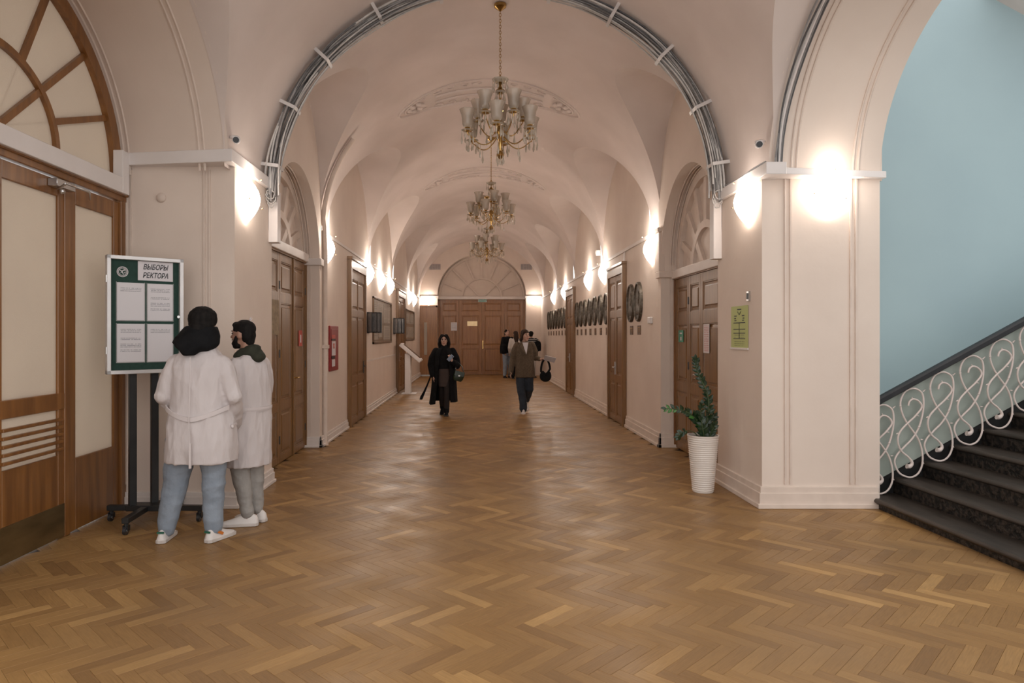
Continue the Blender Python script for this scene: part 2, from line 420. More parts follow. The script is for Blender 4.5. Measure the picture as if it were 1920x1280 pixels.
# ------------------------------------------------------------ mouldings, rails and skirting
def strip_y(b, x, y0, y1, z0, z1, d): b.box(x, x+d, y0, y1, z0, z1)
for sgn, nm in ((-1,'left'), (1,'right')):
    X = XL if sgn < 0 else XR; XO = XLO if sgn < 0 else XRO; XD = ND[sgn]
    b = MB(); hb = .15 if sgn < 0 else .20
    def base(x0, x1, y0, y1, sx, sy):
        for i, (h, d) in enumerate(((hb, .022), (hb*.72, .034), (hb*.22, .052))):
            b.box(x0-(d if sx < 0 else 0), x1+(d if sx > 0 else 0), y0-(d if sy < 0 else 0), y1+(d if sy > 0 else 0), 0, h)
    xa, xb = min(X, XO), max(X, XO)
    for h, d in ((hb, .022), (hb*.72, .034), (hb*.22, .052)):
        b.box(xa-(d if sgn > 0 else -.02), xb+(d if sgn < 0 else -.02), YP0-d, YP1, 0, h)
        # corridor wall beyond the niche, interrupted by doors
        doors = ((11.9,13.65),(19.2,21.2)) if sgn < 0 else ((12.05,13.55),(18.2,19.8))
        y = YJ-d
        for d0, d1 in list(doors)+[(YE, YE)]:
            b.box(X, X-sgn*d, y, d0, 0, h); y = d1
        b.box(XD, X-sgn*d, YJ-d, YJ+.01, 0, h)
    tag(b.build('baseboard_'+nm, WHITE if sgn < 0 else STUCCO, bevel=.004), kind='structure')
# panel mouldings on the pier fronts, carried up over the arch soffits
n = 1
for sgn, xs in ((-1, (-3.245, -2.51)), (1, (2.905, 3.515))):
    X = XL if sgn < 0 else XR; XO = XLO if sgn < 0 else XRO
    for x in xs:
        b = MB()
        for dx in (-.028, .022):
            b.box(x+dx, x+dx+.016, YP0-.014, YP0, .22, ZS)
            t = (x+dx-X)/(XO-X)
            P = []
            for i in range(31):
                a = .03+pi*.62*i/30
                P.append((x+dx+.008, (LUN0[0]+LUN0[1]*cos(a))*(1-t)+(OUTE[0]+OUTE[1]*cos(a))*t, (LUN0[2]+LUN0[3]*sin(a))*(1-t)+(OUTE[2]+OUTE[3]*sin(a))*t))
            b.tube(P, .011, 6)
        tag(b.build('trim_%d' % n, STUCCO, smooth=40), kind='structure'); n += 1
# impost ledges and niche mouldings
b = MB(); b.box(XL-.25, XL+.03, YJ-.05, YJ+.14, 2.62, 2.72); tag(b.build('trim_%d' % n, WHITE, bevel=.006), kind='structure'); n += 1
b = MB(); b.box(XR-.035, XR+.25, YJ-.05, YJ+.16, 2.44, 2.53); b.box(XR-.06, XR+.25, YJ-.06, YJ+.26, 3.10, 3.16); b.box(XR-.03, XR+.05, YJ-.012, YJ+.22, 2.531, 3.099); tag(b.build('trim_%d' % n, STUCCO, bevel=.006), kind='structure'); n += 1
for sgn in (-1, 1):
    X = XL if sgn < 0 else XR; XD = ND[sgn]
    b = MB(); zt = 2.70 if sgn < 0 else 2.44
    for rr, fx in ((NR-.012, .55), (NR-.012, .68), (NR-.02, .85)):
        b.tube([(X+(XD-X)*fx, NYC+rr*cos(pi*i/40), NZ+rr*sin(pi*i/40)) for i in range(41)], .010, 6)
        b.box(X+(XD-X)*fx-.01, X+(XD-X)*fx+.01, YJ-.012, YJ, .1, NZ)
    tag(b.build('trim_%d' % n, STUCCO, smooth=40), kind='structure'); n += 1
# ledges on the end wall
b = MB(); b.box(XL, EXC-ER+.04, YE-.05, YE+.05, EZ-.14, EZ-.04); b.box(EXC+ER-.04, XR, YE-.05, YE+.05, EZ-.14, EZ-.04)
b.box(EXC-ER, EXC+ER, YE+.38, YE+.5, EZ-.16, EZ-.04)
tag(b.build('trim_%d' % n, WHITE, bevel=.006), kind='structure'); n += 1
# dado line of the left corridor wall
b = MB(); b.box(XL, XL+.012, 13.7, 19.1, 1.07, 1.105); tag(b.build('trim_%d' % n, WHITE), kind='structure'); n += 1

# ------------------------------------------------------------ doors
def rot_for(sgn): return pi/2 if sgn < 0 else -pi/2      # local x along the wall, local -y out of the wall
def leaf(parent, x0, x1, z0, z1, rows, cols, m, yf=0, th=.045, st=.075, name='leaf', gap=.003):
    """panelled leaf: stiles and rails with raised panels as sub-parts. front at y = yf - th"""
    x0 += gap; x1 -= gap
    b = MB(); w = (x1-x0-st*(cols+1))/cols
    b.box(x0, x1, yf-th*.45, yf, z0, z1)
    zs = [z0] + [q for r in rows for q in r] + [z1]
    for i in range(cols+1): b.box(x0+i*(w+st), x0+i*(w+st)+st, yf-th, yf-th*.4, z0, z1)
    for i in range(0, len(zs), 2):
        for c in range(cols): b.box(x0+st+c*(w+st)-.0005, x0+st+c*(w+st)+w+.0005, yf-th+.0008, yf-th*.4, zs[i]+(.0005 if i == 0 else 0), zs[i+1]-.0005)
    o = b.build(name, m, parent, bevel=.003)
    for c in range(cols):
        xa = x0+st+c*(w+st)
        for r0, r1 in rows:
            p = MB(); i1, i2 = .012, min(.05, w*.22)
            def ring(d, y): return [(xa+d, y, r0+d), (xa+w-d, y, r0+d), (xa+w-d, y, r1-d), (xa+d, y, r1-d)]
            p.loft([ring(0, yf-th*.45), ring(0, yf-th*.82), ring(i1, yf-th*.82), ring(i1*1.6, yf-th*.55), ring(i2, yf-th*.62), ring(i2+.015, yf-th*.9)])
            p.build('panel', m, o)
    return o
def lever(parent, x, z, y, m=STEEL, dirn=1, plate=.2):
    b = MB(); b.box(x-.018, x+.018, y-.012, y, z-plate/2, z+plate/2)
    b.tube([(x, y-.01, z+.02), (x, y-.055, z+.02)], .009, 8); b.tube([(x, y-.05, z+.02), (x+dirn*.06, y-.055, z+.022), (x+dirn*.115, y-.048, z+.015)], .009, 8)
    return b.build('handle', m, parent, smooth=40)
def hinge(parent, x, z, y, h=.1):
    return MB().tube([(x, y, z-h/2), (x, y, z+h/2)], .012, 8).build('hinge', BLACK, parent, smooth=40)

# fan lights --------------------------------------------------
def fan(b_frame, c, ea, eb, place, bar=.045, depth=.05, inner=.42, spokes=(22.5,45,67.5,90,112.5,135,157.5), frame=.10, seg=48, centre=True, fdepth=None):
    """place(u, v, d): u along the span, v up, d depth outwards. c unused offset"""
    def band(ra, rb, sa, sb, dpt):
        rings = []
        for i in range(seg+1):
            a = pi*i/seg; ca, s_ = cos(a), sin(a)
            rings.append([place(ra[0]*ca, ra[1]*s_, 0), place(rb[0]*ca, rb[1]*s_, 0), place(rb[0]*ca, rb[1]*s_, dpt), place(ra[0]*ca, ra[1]*s_, dpt)])
        b_frame.loft(rings)
    band((ea-frame, eb-frame), (ea, eb), 0, 0, fdepth or depth*1.3)
    band((ea*inner-bar/2, eb*inner-bar/2), (ea*inner+bar/2, eb*inner+bar/2), 0, 0, depth)
    for si, s in enumerate(spokes):
        dsp = depth*.92 - .0009*si
        a = radians(s); r0 = inner if not centre else (0.0 if s in (45, 135) else inner)
        p0 = (ea*r0*cos(a), eb*r0*sin(a)); p1 = ((ea-frame*.6)*cos(a), (eb-frame*.6)*sin(a))
        d = Vector((p1[0]-p0[0], p1[1]-p0[1])); d.normalize(); nx = Vector((-d.y, d.x))*bar/2
        vs = []
        for dd in (.001+.0002*si, dsp):
            for q in ((p0[0]+nx.x, p0[1]+nx.y), (p1[0]+nx.x, p1[1]+nx.y), (p1[0]-nx.x, p1[1]-nx.y), (p0[0]-nx.x, p0[1]-nx.y)): vs.append(place(q[0], q[1], dd))
        b_frame.add(vs, [(0,1,2,3),(7,6,5,4),(0,4,5,1),(1,5,6,2),(2,6,7,3),(3,7,4,0)])
    return b_frame
def fan_panes(place, ea, eb, inner, d, parent, m, angs, name='pane', t=.008):
    for i in range(len(angs)-1):
        a0, a1 = radians(angs[i]), radians(angs[i+1])
        for r0, r1 in ((.0, inner), (inner, .985)):
            poly = [(ea*r1*cos(a0+(a1-a0)*q/8), eb*r1*sin(a0+(a1-a0)*q/8)) for q in range(9)]
            poly += [(ea*r0*cos(a1+(a0-a1)*q/8), eb*r0*sin(a1+(a0-a1)*q/8)) for q in range(9)] if r0 > 0 else [(0, 0)]
            MB().prism(poly, lambda u, v, tt: place(u, v, d+tt*t)).build(name, m, parent)

# entrance on the left: sash doors with frosted glass -----------------------------------------------
XE = XLO+.02    # back plane; things stand out towards +x
D1 = empty('door_1', (XE, 3.12, 0), pi/2); tag(D1, kind='structure')     # local x = world y - 3.12
def ly(px): return 4301/(892-px) - 3.12
Zt = 2.86
xA, xB, xC = 1.50, ly(108), 3.23     # door leaf from xA to xB, side light from xB to xC
f = MB(); f.box(0, xC+.02, -.104, -.02, Zt-.02, Zt+.07); f.box(0, xC+.02, -.125, -.02, Zt+.03, Zt+.055)
f.box(xC-.07, xC+.02, -.10, -.02, 0, Zt); f.box(xB-.045, xB+.035, -.085, -.02, 0, Zt); f.box(xA-.05, xA+.03, -.085, -.02, 0, Zt); f.box(0, .06, -.1, -.02, 0, Zt)
f.build('door_frame', WOOD_L, D1, bevel=.006)
def glazed(parent, x0, x1, gz0, gz1, name, st=.085, kick=False, slats=False):
    b = MB(); y0, y1 = -.075, -.03
    b.box(x0, x0+st, y0, y1, .01, Zt-.03); b.box(x1-st, x1, y0, y1, .01, Zt-.03)
    b.box(x0+st, x1-st, y0+.001, y1, gz1, Zt-.031); b.box(x0+st, x1-st, y0+.001, y1, .011, gz0)
    if slats: b.box(x0, x1, y0-.006, y1, 1.02, 1.15)
    o = b.build(name, WOOD_L, parent, bevel=.005)
    MB().box(x0+st-.01, x1-st+.01, -.056, -.046, gz0-.01, gz1+.01).build('pane', FROST, o)
    if slats:
        for i in range(5): MB().box(x0+st-.03, x1-st+.03, -.105, -.078, .70+.058*i, .724+.058*i).build('slat', WOOD_L, o, bevel=.004)
    if kick: MB().box(x0+.01, x1-.012, -.082, -.074, .012, .27).build('kick_plate', DULLBRASS, o)
    return o
L1 = glazed(D1, xA+.03, xB-.03, .66, 2.70, 'leaf', kick=True, slats=True)
glazed(D1, .06, xA-.05, .66, 2.70, 'leaf', kick=True, slats=True)
glazed(D1, xB+.035, xC-.07, .60, 2.68, 'side_light')
b = MB(); xk = ly(92)
b.box(xk-.14, xk+.10, -.15, -.075, 2.755, 2.815); b.tube([(xk-.1, -.13, 2.74), (xk-.28, -.30, 2.735), (xk-.3, -.31, 2.735)], .010, 8)
b.tube([(xk-.3, -.31, 2.735), (xk-.02, -.33, 2.73), (xk+.36, -.12, 2.75)], .009, 8); b.tube([(xk-.03, -.11, 2.76), (xk-.03, -.13, 2.72)], .02, 10)
b.build('door_closer', STEEL, D1, smooth=40, bevel=.004)
# fan window above
WN = empty('window_1', (XE, 4.72, 3.05)); tag(WN, kind='structure')
plw = lambda u, v, d: (d, u, v)
fan(MB(), None, 1.62, 1.42, plw, bar=.05, depth=.06, inner=.42, frame=.12, centre=True).build('window_frame', WOOD_L, WN, smooth=30)
fan_panes(plw, 1.58, 1.38, .42, .018, WN, FROST, (0,22.5,45,67.5,90,112.5,135,157.5,180))
MB().box(0, .07, -1.62, 1.62, -.10, 0).build('window_sill', WOOD_L, WN, bevel=.005)
# niche doors -------------------------------------------------
rows2 = [(.10,.66), (.78,2.02), (2.15,2.54)]
D2 = empty('door_2', (ND[-1], YP1, 0), pi/2); tag(D2, kind='structure')
ed = [.03, .40, 1.00, 1.64, 2.30]
for i in range(4):
    lf = leaf(D2, ed[i], ed[i+1], .01, 2.64, rows2, 1, WOOD)
    if i == 2:
        for z in (2.24, 1.38, .3): hinge(lf, ed[2], z, -.045)
    if i == 3:
        for z in (2.24, 1.2, .3): hinge(lf, ed[4]-.01, z, -.045)
        lever(lf, ed[3]+.04, 1.02, -.045, BRASS, 1)
MB().box(1.615, 1.655, -.062, -.045, .01, 2.64).build('astragal', BRASS if False else WOOD, D2, bevel=.004)
f = MB(); f.box(0, .035, -.07, .0, 0, 2.68); f.box(2.285, 2.32, -.07, 0, 0, 2.68); f.box(0, 2.32, -.07, 0, 2.64, 2.68); f.build('door_frame', WOOD, D2)
D3 = empty('door_3', (ND[1], YJ, 0), -pi/2); tag(D3, kind='structure')
rows3 = [(.12,.83), (.97,1.76), (1.93,2.29)]
ed = [.03, .63, 1.13, 1.86, 2.29]
for i in range(4):
    lf = leaf(D3, ed[i], ed[i+1], .01, 2.41, rows3, 1, WOOD, st=.07)
    if i == 1:
        for z in (2.08, 1.2, .25): hinge(lf, ed[1], z, -.045)
        lever(lf, ed[2]-.05, 1.08, -.045, STEEL, -1)
    if i == 2: hinge(lf, ed[3], 2.1, -.045)
f = MB(); f.box(0, .035, -.07, 0, 0, 2.44); f.box(2.285, 2.32, -.07, 0, 0, 2.44); f.box(0, 2.32, -.07, 0, 2.41, 2.44); f.build('door_frame', WOOD_L, D3)
# blind fanlights over the niche doors
for sgn, zb in ((-1, 2.68), (1, 2.44)):
    o = empty('window_%d' % (2 if sgn < 0 else 3), (ND[sgn], NYC, zb)); tag(o, kind='structure')
    pl = lambda u, v, d: (-sgn*d, u, v)
    e_b = NZ+NR-zb-.02
    MB().prism([((NR+.06)*cos(pi*i/32), (e_b+.03)*sin(pi*i/32)) for i in range(33)], lambda u, v, t: (sgn*(.05-.01*t), u, v)).build('blind_panel', STUCCO, o)
    fb = fan(MB(), None, NR+.03, e_b, pl, bar=.10, depth=.055, inner=.45, frame=.13, spokes=(22.5,45,67.5,90,112.5,135,157.5))
    for v in fb.v: pass
    fo = fb.build('window_frame', STUCCO, o, smooth=30); fo.location.x = sgn*.045
    MB().box(-sgn*.10, sgn*.05, -1.17, 1.17, -.02, .10).build('window_sill', WHITE, o, bevel=.008)
# corridor doors ----------------------------------------------
def cased_door(name, sgn, ya, yb, zt, leaves, cols, rows, wd, handle_m, hx, cas=.11):
    X = XL if sgn < 0 else XR; w = yb-ya
    o = empty(name, (X, ya if sgn < 0 else yb, 0), rot_for(sgn)); tag(o, kind='structure')
    f = MB(); f.box(0, cas, -.075, .0, 0, zt-.06); f.box(w-cas, w, -.075, 0, 0, zt-.06); f.box(0.001, w-.001, -.078, 0, zt-cas*1.9, zt-.001); f.box(-.02, w+.02, -.095, 0, zt-.05, zt)
    f.build('door_frame', wd, o, bevel=.006)
    lw = (w-2*cas)/leaves
    for i in range(leaves):
        lf = leaf(o, cas+i*lw, cas+(i+1)*lw, .01, zt-cas*1.9, rows, cols, wd, yf=-.004)
        if i == (0 if sgn < 0 and leaves == 1 else leaves-1): lever(lf, cas+hx*(w-2*cas), 1.0, -.049, handle_m, -1 if hx > .5 else 1, .24)
    return o
rowsc = [(.12,.75), (.88,1.95), (2.08,2.62)]
cased_door('door_4', -1, 11.95, 13.62, 3.0, 1, 2, rowsc, WOOD, BLACK, .9)
cased_door('door_5', -1, 19.25, 21.2, 2.95, 1, 2, rowsc, WOOD, STEEL, .12)
cased_door('door_6', 1, 12.08, 13.5, 2.93, 2, 1, rowsc, WOOD, STEEL, .46)
cased_door('door_7', 1, 18.25, 19.76, 2.93, 2, 1, rowsc, WOOD, STEEL, .46)
# end doors ---------------------------------------------------
D8 = empty('door_8', (EXC-ER, YE+.60, 0)); tag(D8, kind='structure')
w8 = ER*2; rows8 = [(.12,1.08), (1.22,2.46), (2.62,2.98)]
e8 = [.07, .86, 1.80, 2.74, w8-.07]
for i in range(4):
    lf = leaf(D8, e8[i], e8[i+1], .01, 3.10, rows8, 1, WOOD_END, st=.10, th=.05)
    if i == 1: lever(lf, e8[2]+.05, 1.25, -.05, BRASS, 1, .34)
f = MB(); f.box(0, .07, -.09, 0, 0, 3.14); f.box(w8-.07, w8, -.09, 0, 0, 3.14); f.box(0, w8, -.09, 0, 3.08, 3.16); f.build('door_frame', WOOD_END, D8, bevel=.006)
o = empty('window_4', (EXC, YE+.58, 3.17)); tag(o, kind='structure')
MB().prism([(ER*cos(pi*i/40), (ER*.93+.11)*sin(pi*i/40)) for i in range(41)], lambda u, v, t: (u, .02-.01*t, v)).build('blind_panel', PLASTER, o)
fan(MB(), None, ER, ER*.93+.11, lambda u, v, d: (u, -d, v), bar=.075, depth=.075, inner=.46, frame=.09).build('window_frame', STUCCO, o, smooth=30)
# single leaf standing open against the left end wall, with a glazed slot
D9 = empty('door_9', (-2.42, YE-.26, 0)); tag(D9, kind='structure')
b = MB(); b.box(0, .86, -.05, 0, .02, 2.78)
lf = b.build('leaf', WOOD_END, D9, bevel=.006)
f = MB(); f.box(.0, .07, -.07, .24, 0, 2.84); f.box(.80, .87, -.07, .24, 0, 2.84); f.box(0, .87, -.07, .24, 2.76, 2.84); f.build('door_frame', WOOD_END, D9, bevel=.006)
MB().box(.34, .46, -.062, -.05, .85, 2.15).build('pane', FROST, lf)
MB().box(.02, .84, -.09, -.05, 0, .05).build('threshold', STEEL, D9)

# ------------------------------------------------------------ wall lamps (lit)
LAMPGLASS = emit_mat('lamp_glass', (1.0, .90, .80), SCONCE_EMIT)
def make_sconce():
    o = empty('wall_lamp')
    prof = [(.60,.30,.19), (.78,.58,.15), (.93,.86,.09), (1.0,1.0,.02), (.90,.93,-.045), (.70,.76,-.10), (.48,.54,-.15), (.26,.30,-.19), (.09,.10,-.22), (.02,.02,-.23)]
    b = MB(); b.grid([[(.195*w*cos(pi*k/18), -.012-.125*d*sin(pi*k/18), z) for k in range(19)] for w, d, z in prof])
    b.build('lamp_shade', LAMPGLASS, o, smooth=180)
    MB().box(-.07, .07, -.012, 0, -.12, .12).build('wall_plate', BRASS, o, bevel=.003)
    ld = bpy.data.lights.new('bulb', 'POINT'); ld.energy = 11.0; ld.color = (1.0, .90, .80); ld.shadow_soft_size = .045
    bl = bpy.data.objects.new('bulb', ld); COL.objects.link(bl); bl.parent = o; bl.location = (0, -.21, .20)
    for x, z in ((-.17, -.02), (.10, -.07), (0, .19)): MB().sph((x, -.012-.135*sqrt(max(0, 1-(x/.215)**2))-.006, z), .008, 8, 6).build('clip', BRASS, o, smooth=180)
    return o
sc0 = make_sconce(); used = [False]; bulb0 = [c for c in sc0.children if c.type == 'LIGHT'][0].data
def sconce(x, y, z, rz, label):
    o = sc0 if not used[0] else copy_tree(sc0)
    for c in o.children:
        if c.type == 'LIGHT': c.data = bulb0
    used[0] = True; o.location = (x, y, z); o.rotation_euler = (0, 0, rz)
    tag(o, label, 'lamp', 'lit wall lamps')
    if y < 8:                                   # the pier lamps sit close under the trunking
        for c in o.children:
            if c.type == 'LIGHT': c.data = c.data.copy(); c.data.energy = 2.5
    return o
ZL = 2.90
sconce(XL, 6.66, 2.93, pi/2, 'lit wall lamp on the side of the left pier, nearest on the left')
sconce(XR, 6.66, 2.90, -pi/2, 'lit wall lamp on the corridor side of the right pier')
sconce(3.28, YP0, 2.93, 0, 'lit wall lamp on the front face of the right pier')
for y, t in ((10.22,'lit wall lamp above the red fire panel on the left wall'), (14.2,'lit wall lamp just past the nearest left corridor door'), (16.0,'lit wall lamp above the middle of the large left notice board'), (17.75,'lit wall lamp above the far end of the large left notice board'),
             (22.9,'lit wall lamp above the near end of the small far left board'), (24.6,'lit wall lamp above the far end of the small far left board')):
    sconce(XL, y, ZL, pi/2, t)
for y, t in ((10.3,'lit wall lamp above the pair of bronze ovals on the right wall'), (14.1,'lit wall lamp on the right wall just beyond the double door'), (16.0,'lit wall lamp above the middle of the bronze oval row on the right wall'),
             (20.3,'lit wall lamp just beyond the far right corridor door'), (23.1,'lit wall lamp above the farthest row of bronze ovals')):
    sconce(XR, y, ZL, -pi/2, t)
sconce(-1.92, YE, 3.0, 0, 'lit wall lamp on the end wall, left of the large doors').scale = (.6,.6,.6)
sconce(2.36, YE, 3.0, 0, 'lit wall lamp on the end wall, right of the large doors').scale = (.6,.6,.6)

# ------------------------------------------------------------ white cable trunking
def trunk(name, boxes, label, m=PLASTIC):
    b = MB()
    for q in boxes: b.box(*q)
    o = b.build(name, m, None, bevel=.004); tag(o, label, 'cable duct'); return o
def duct(name, segs, label):
    b = MB()
    for poly, z0, z1 in segs: b.prism(poly, lambda u, v, t: (u, v, z0+(z1-z0)*t))
    o = b.build(name, PLASTIC, None, bevel=.004); tag(o, label, 'cable duct'); return o
duct('cable_trunking', [([(-3.34,6.325),(-2.203,6.165),(-2.203,7.40),(-2.249,7.40),(-2.249,6.37),(-3.34,6.37)], 3.18, 3.295)], 'white cable trunking round the left pier under the arch')
duct('cable_trunking', [([(-3.27,3.15),(-3.20,3.15),(-3.20,6.19),(-3.27,6.19)], 2.90, 3.04), ([(-3.29,6.191),(-3.20,6.191),(-3.20,6.31),(-3.29,6.31)], 2.90, 3.29)], 'white cable trunking above the glazed entrance door on the left')
duct('cable_trunking', [([(2.615,6.145),(2.80,6.145),(2.801,6.37),(2.669,6.37),(2.669,7.40),(2.615,7.40)], 3.06, 3.17), ([(2.802,6.165),(3.80,6.315),(3.80,6.37),(2.802,6.37)], 3.065, 3.125)], 'white cable trunking round the right pier below the arch')
trunk('cable_trunking_drop', [(-2.25, -2.15, 7.405, 7.53, 2.62, 3.18)], 'short upright white trunking box on the left pier edge')
trunk('cable_trunking_drop', [(2.58, 2.67, 7.405, 7.53, 2.44, 3.10)], 'short upright white trunking box on the right pier edge')
trunk('cable_trunking', [(XL, XL+.025, 10.3, YE-.1, 3.10, 3.145)], 'thin white cable duct along the left corridor wall above the lamps', WHITE)
trunk('cable_trunking', [(XR-.03, XR, 10.2, YE-.1, 3.10, 3.155), (XR-.02, XR, 12.2, 12.26, 2.93, 3.0995)], 'thin white cable duct along the right corridor wall above the lamps', WHITE)
# heating pipe
b = MB(); P = [(XL+.035, 10.05, .0), (XL+.035, 10.05, 2.9), (XL+.03, 10.02, 3.2)] + [(XC-(VA-.05)*cos(a), 10.0-.1*a, ZS+(VB-.05)*sin(a)) for a in [i*.62/8 for i in range(1, 9)]]
b.tube(P, .035, 12); o = b.build('heating_pipe', STUCCO, None, smooth=50)
MB().lathe([(.05,0),(.05,.03)], 14, (XL+.035, 10.05, 0)).build('pipe_collar', STUCCO, o, smooth=40)
MB().box(XL, XL+.085, 10.0, 10.1, 1.42, 1.47).build('pipe_bracket', STUCCO, o)
tag(o, 'cream painted pipe running up the left wall beside the fire panel', 'pipe')

# ------------------------------------------------------------ cable bundle round the transverse arch
CB = empty('cable_bundle', (XC, 7.33, ZS)); tag(CB, 'thick bundle of grey cables clipped round the vault arch', 'cables')
random.seed(11)
def arch_pt(t, off, dy):     # t 0..pi over the arch
    return ((VA-.06-off)*cos(t), dy, (VB-.06-off)*sin(t))
for i in range(30):
    ph = random.uniform(0, 6.28); o0 = random.uniform(.0, .115); d0 = random.uniform(-.07, .07)
    f1, f2 = random.uniform(2, 5), random.uniform(6, 13)
    t0 = -.02+random.uniform(-.03, .06); t1 = pi+.02+random.uniform(-.06, .03)
    P = [arch_pt(t, o0+.016*sin(f1*t+ph)+.007*sin(f2*t+2*ph), d0+.028*sin(f1*1.3*t+ph*1.7)+.01*sin(f2*t)) for t in [t0+(t1-t0)*k/70 for k in range(71)]]
    MB().tube(P, random.choice((.007,.009,.011,.013)), 6).build('cable', random.choice((CABLE_G, CABLE_G, CABLE_L, CABLE_D)), CB, smooth=60)
for i, t in enumerate((.13, .42, .72, 1.02, 1.32, pi-1.32, pi-1.02, pi-.70, pi-.42, pi-.12)):
    b = MB(); c, s_ = cos(t), sin(t)
    nrm = Vector((c/VA, 0, s_/VB)).normalized(); tg = Vector((-nrm.z, 0, nrm.x))
    M = Matrix((nrm, Vector((0,1,0)), tg)).transposed()
    pc = Vector((VA*c, 0, VB*s_))
    b.obox(pc - nrm*.175, (.012, .22, .035), M); b.obox(pc - nrm*.08 + Vector((0,-.105,0)), (.19, .012, .035), M); b.obox(pc - nrm*.08 + Vector((0,.105,0)), (.19, .012, .035), M)
    b.build('bracket', ALU, CB)
random.seed(3)
for x0, s in ((-VA+.10, -1), (VA-.12, 1)):
    for k in range(3):
        r = .03+.012*k; MB().tube([(x0+random.uniform(-.01,.01)+.045*cos(a)*1.0, -.05+.02*k, -.02-.06*k*.4+r*1.6*sin(a)-.02) for a in [2*pi*q/16 for q in range(16)]], .006, 6, True).build('cable_loop', CABLE_L, CB, smooth=60)
# second run along the right arch edge
o = empty('cable_run', (2.67, 6.3, 3.2)); tag(o, 'grey cables running up the edge of the right staircase arch', 'cables')
for i in range(6):
    ph = random.uniform(0, 6); P = [(.0+.008*i-.03, 1.0, .0), (-.02, .6, -.02), (-.015, .25, .0), (.04, .08, .03)]
    for k in range(24):
        a = .04+pi*.56*k/23; w = .012*sin(5*a+ph)
        P.append((.05+.012*i+w, LUN0[0]+LUN0[1]*cos(a)-6.3-.03, LUN0[2]+LUN0[3]*sin(a)-3.2-.02-.006*i))
    MB().tube(P, .009, 6).build('cable', (CABLE_G, CABLE_D, CABLE_L, PLASTIC, CABLE_G, CABLE_D)[i], o, smooth=60)

# ------------------------------------------------------------ small fixtures
def camera_dome(x, y, z, sg, label):
    o = empty('security_camera', (x, y, z))
    MB().lathe([(.05,0),(.05,.02),(.035,.03)], 16).build('mount', PLASTIC, o, smooth=40)
    b = MB().tube([(0,0,.0), (sg*.03,-.04,-.02), (sg*.05,-.11,-.035)], [.026,.034,.034], 14); b.build('housing', PLASTIC, o, smooth=40)
    MB().tube([(sg*.05,-.111,-.0352), (sg*.0525,-.122,-.038)], .027, 14).build('lens', BLACKPL, o, smooth=40)
    tag(o, label, 'camera')
camera_dome(-2.23, 6.32, 3.42, 1, 'small white security camera above the left pier')
camera_dome(2.63, 6.32, 3.38, -1, 'small white security camera above the right pier')
o = empty('smoke_detector', (-2.93, YP0, 2.89)); b = MB().sph((0,-.01,0), (.045,.03,.045), 16, 8); b.build('housing', STUCCO, o, smooth=180); MB().box(-.03,.03,-.008,0,-.03,.03).build('mount', STUCCO, o)
tag(o, 'round cream sensor dome on the front of the left pier', 'sensor')
o = empty('thermostat', (XR, 10.36, 1.84), -pi/2); MB().box(-.07,.07,-.05,0,-.05,.05).build('housing', PLASTIC, o, bevel=.008); MB().box(-.05,.03,-.054,-.05,-.03,.0).build('cover', PLASTIC, o)
tag(o, 'small white box on the right wall beside the niche door', 'wall box')
o = empty('door_buzzer', (XR, 6.66, 1.99), -pi/2); MB().box(-.028,.028,-.02,0,-.05,.05).build('plate', STEEL, o, bevel=.003); MB().box(-.018,.018,-.026,-.02,-.03,.03).build('button_panel', BLACKPL, o)
tag(o, 'small metal switch plate above the green sheet on the right pier', 'switch')
o = empty('motion_sensor', (XR-.05, 14.6, 3.32)); MB().lathe([(.05,0),(.07,.05),(.06,.11),(.02,.13)], 14).build('housing', PLASTIC, o, smooth=50); MB().box(0,.06,-.02,.02,.03,.07).build('mount', PLASTIC, o)
tag(o, 'small grey sensor above the lamps on the right wall', 'sensor')
o = empty('paper_star', (XL, 6.75, 1.74), pi/2); b = MB()
for k in range(8):
    a = 2*pi*k/8; b.tube([(0,-.01,0), (.05*cos(a),-.03,.05*sin(a))], [.010,.003], 5)
b.build('points', PLAINP, o); MB().sph((0,-.012,0), .014, 8, 6).build('centre', PLAINP, o); tag(o, 'small white paper star stuck on the left pier behind the bearded man', 'decoration')
# sheets and signs
def sign(name, loc, rz, w, h, m, label, cat='notice', extra=None, m2=None):
    o = empty(name, loc, rz); sheet('sheet', w, h, m, o).location = (-w/2, -.001, -h/2)
    if extra: extra(o)
    tag(o, label, cat); return o
GREENP = paper_mat('green_sheet', (.45,.49,.18), (.10,.12,.05), lines=20, dens=.5, left=.2, right=.8, top=.5, bot=.06, seed=3, strength=.5)
def arrows(o):
    b = MB()
    for z in (.045, -.02, -.06, -.115): b.box(-.15, .15, -.006, -.0032, z-.004, z+.004)
    b.box(-.004, .004, -.006, -.0032, -.115, .045); b.box(-.05,.05,-.006,-.0032,.175,.185)
    for s in (-1, 1): b.bar((s*.045,-.0045,.16), (0,-.0045,.125), .002, .006, (0,1,0)); b.box(s*.10-.03, s*.10+.03, -.006, -.0032, .11, .12); b.box(s*.11-.02, s*.11+.02, -.006, -.0032, .085, .095); b.box(s*.10-.025, s*.10+.025, -.006, -.0032, .065, .073)
    b.build('print', INK, o)
    MB().box(-.23, .23, -.012, 0, -.225, -.205).build('holder', PLASTIC, o)
sign('information_sheet', (XR-.003, 6.90, 1.69), -pi/2, .44, .43, GREENP, 'light green printed sheet on the side of the right pier', 'notice', arrows)
SGREEN = mat('sign_green', (.05,.30,.19), (.045,.27,.17), rough=.4)
def wb(o):
    MB().box(-.05,.05,-.005,-.0032,.03,.05).build('print', PLAINP, o); MB().box(-.03,.03,-.005,-.0032,-.06,-.01).build('print', PLAINP, o)
sign('door_sign', (ND[1]-.047, 9.55, 1.60), -pi/2, .22, .165, SGREEN, 'small green sign on the far leaf of the right niche door', 'sign', wb)
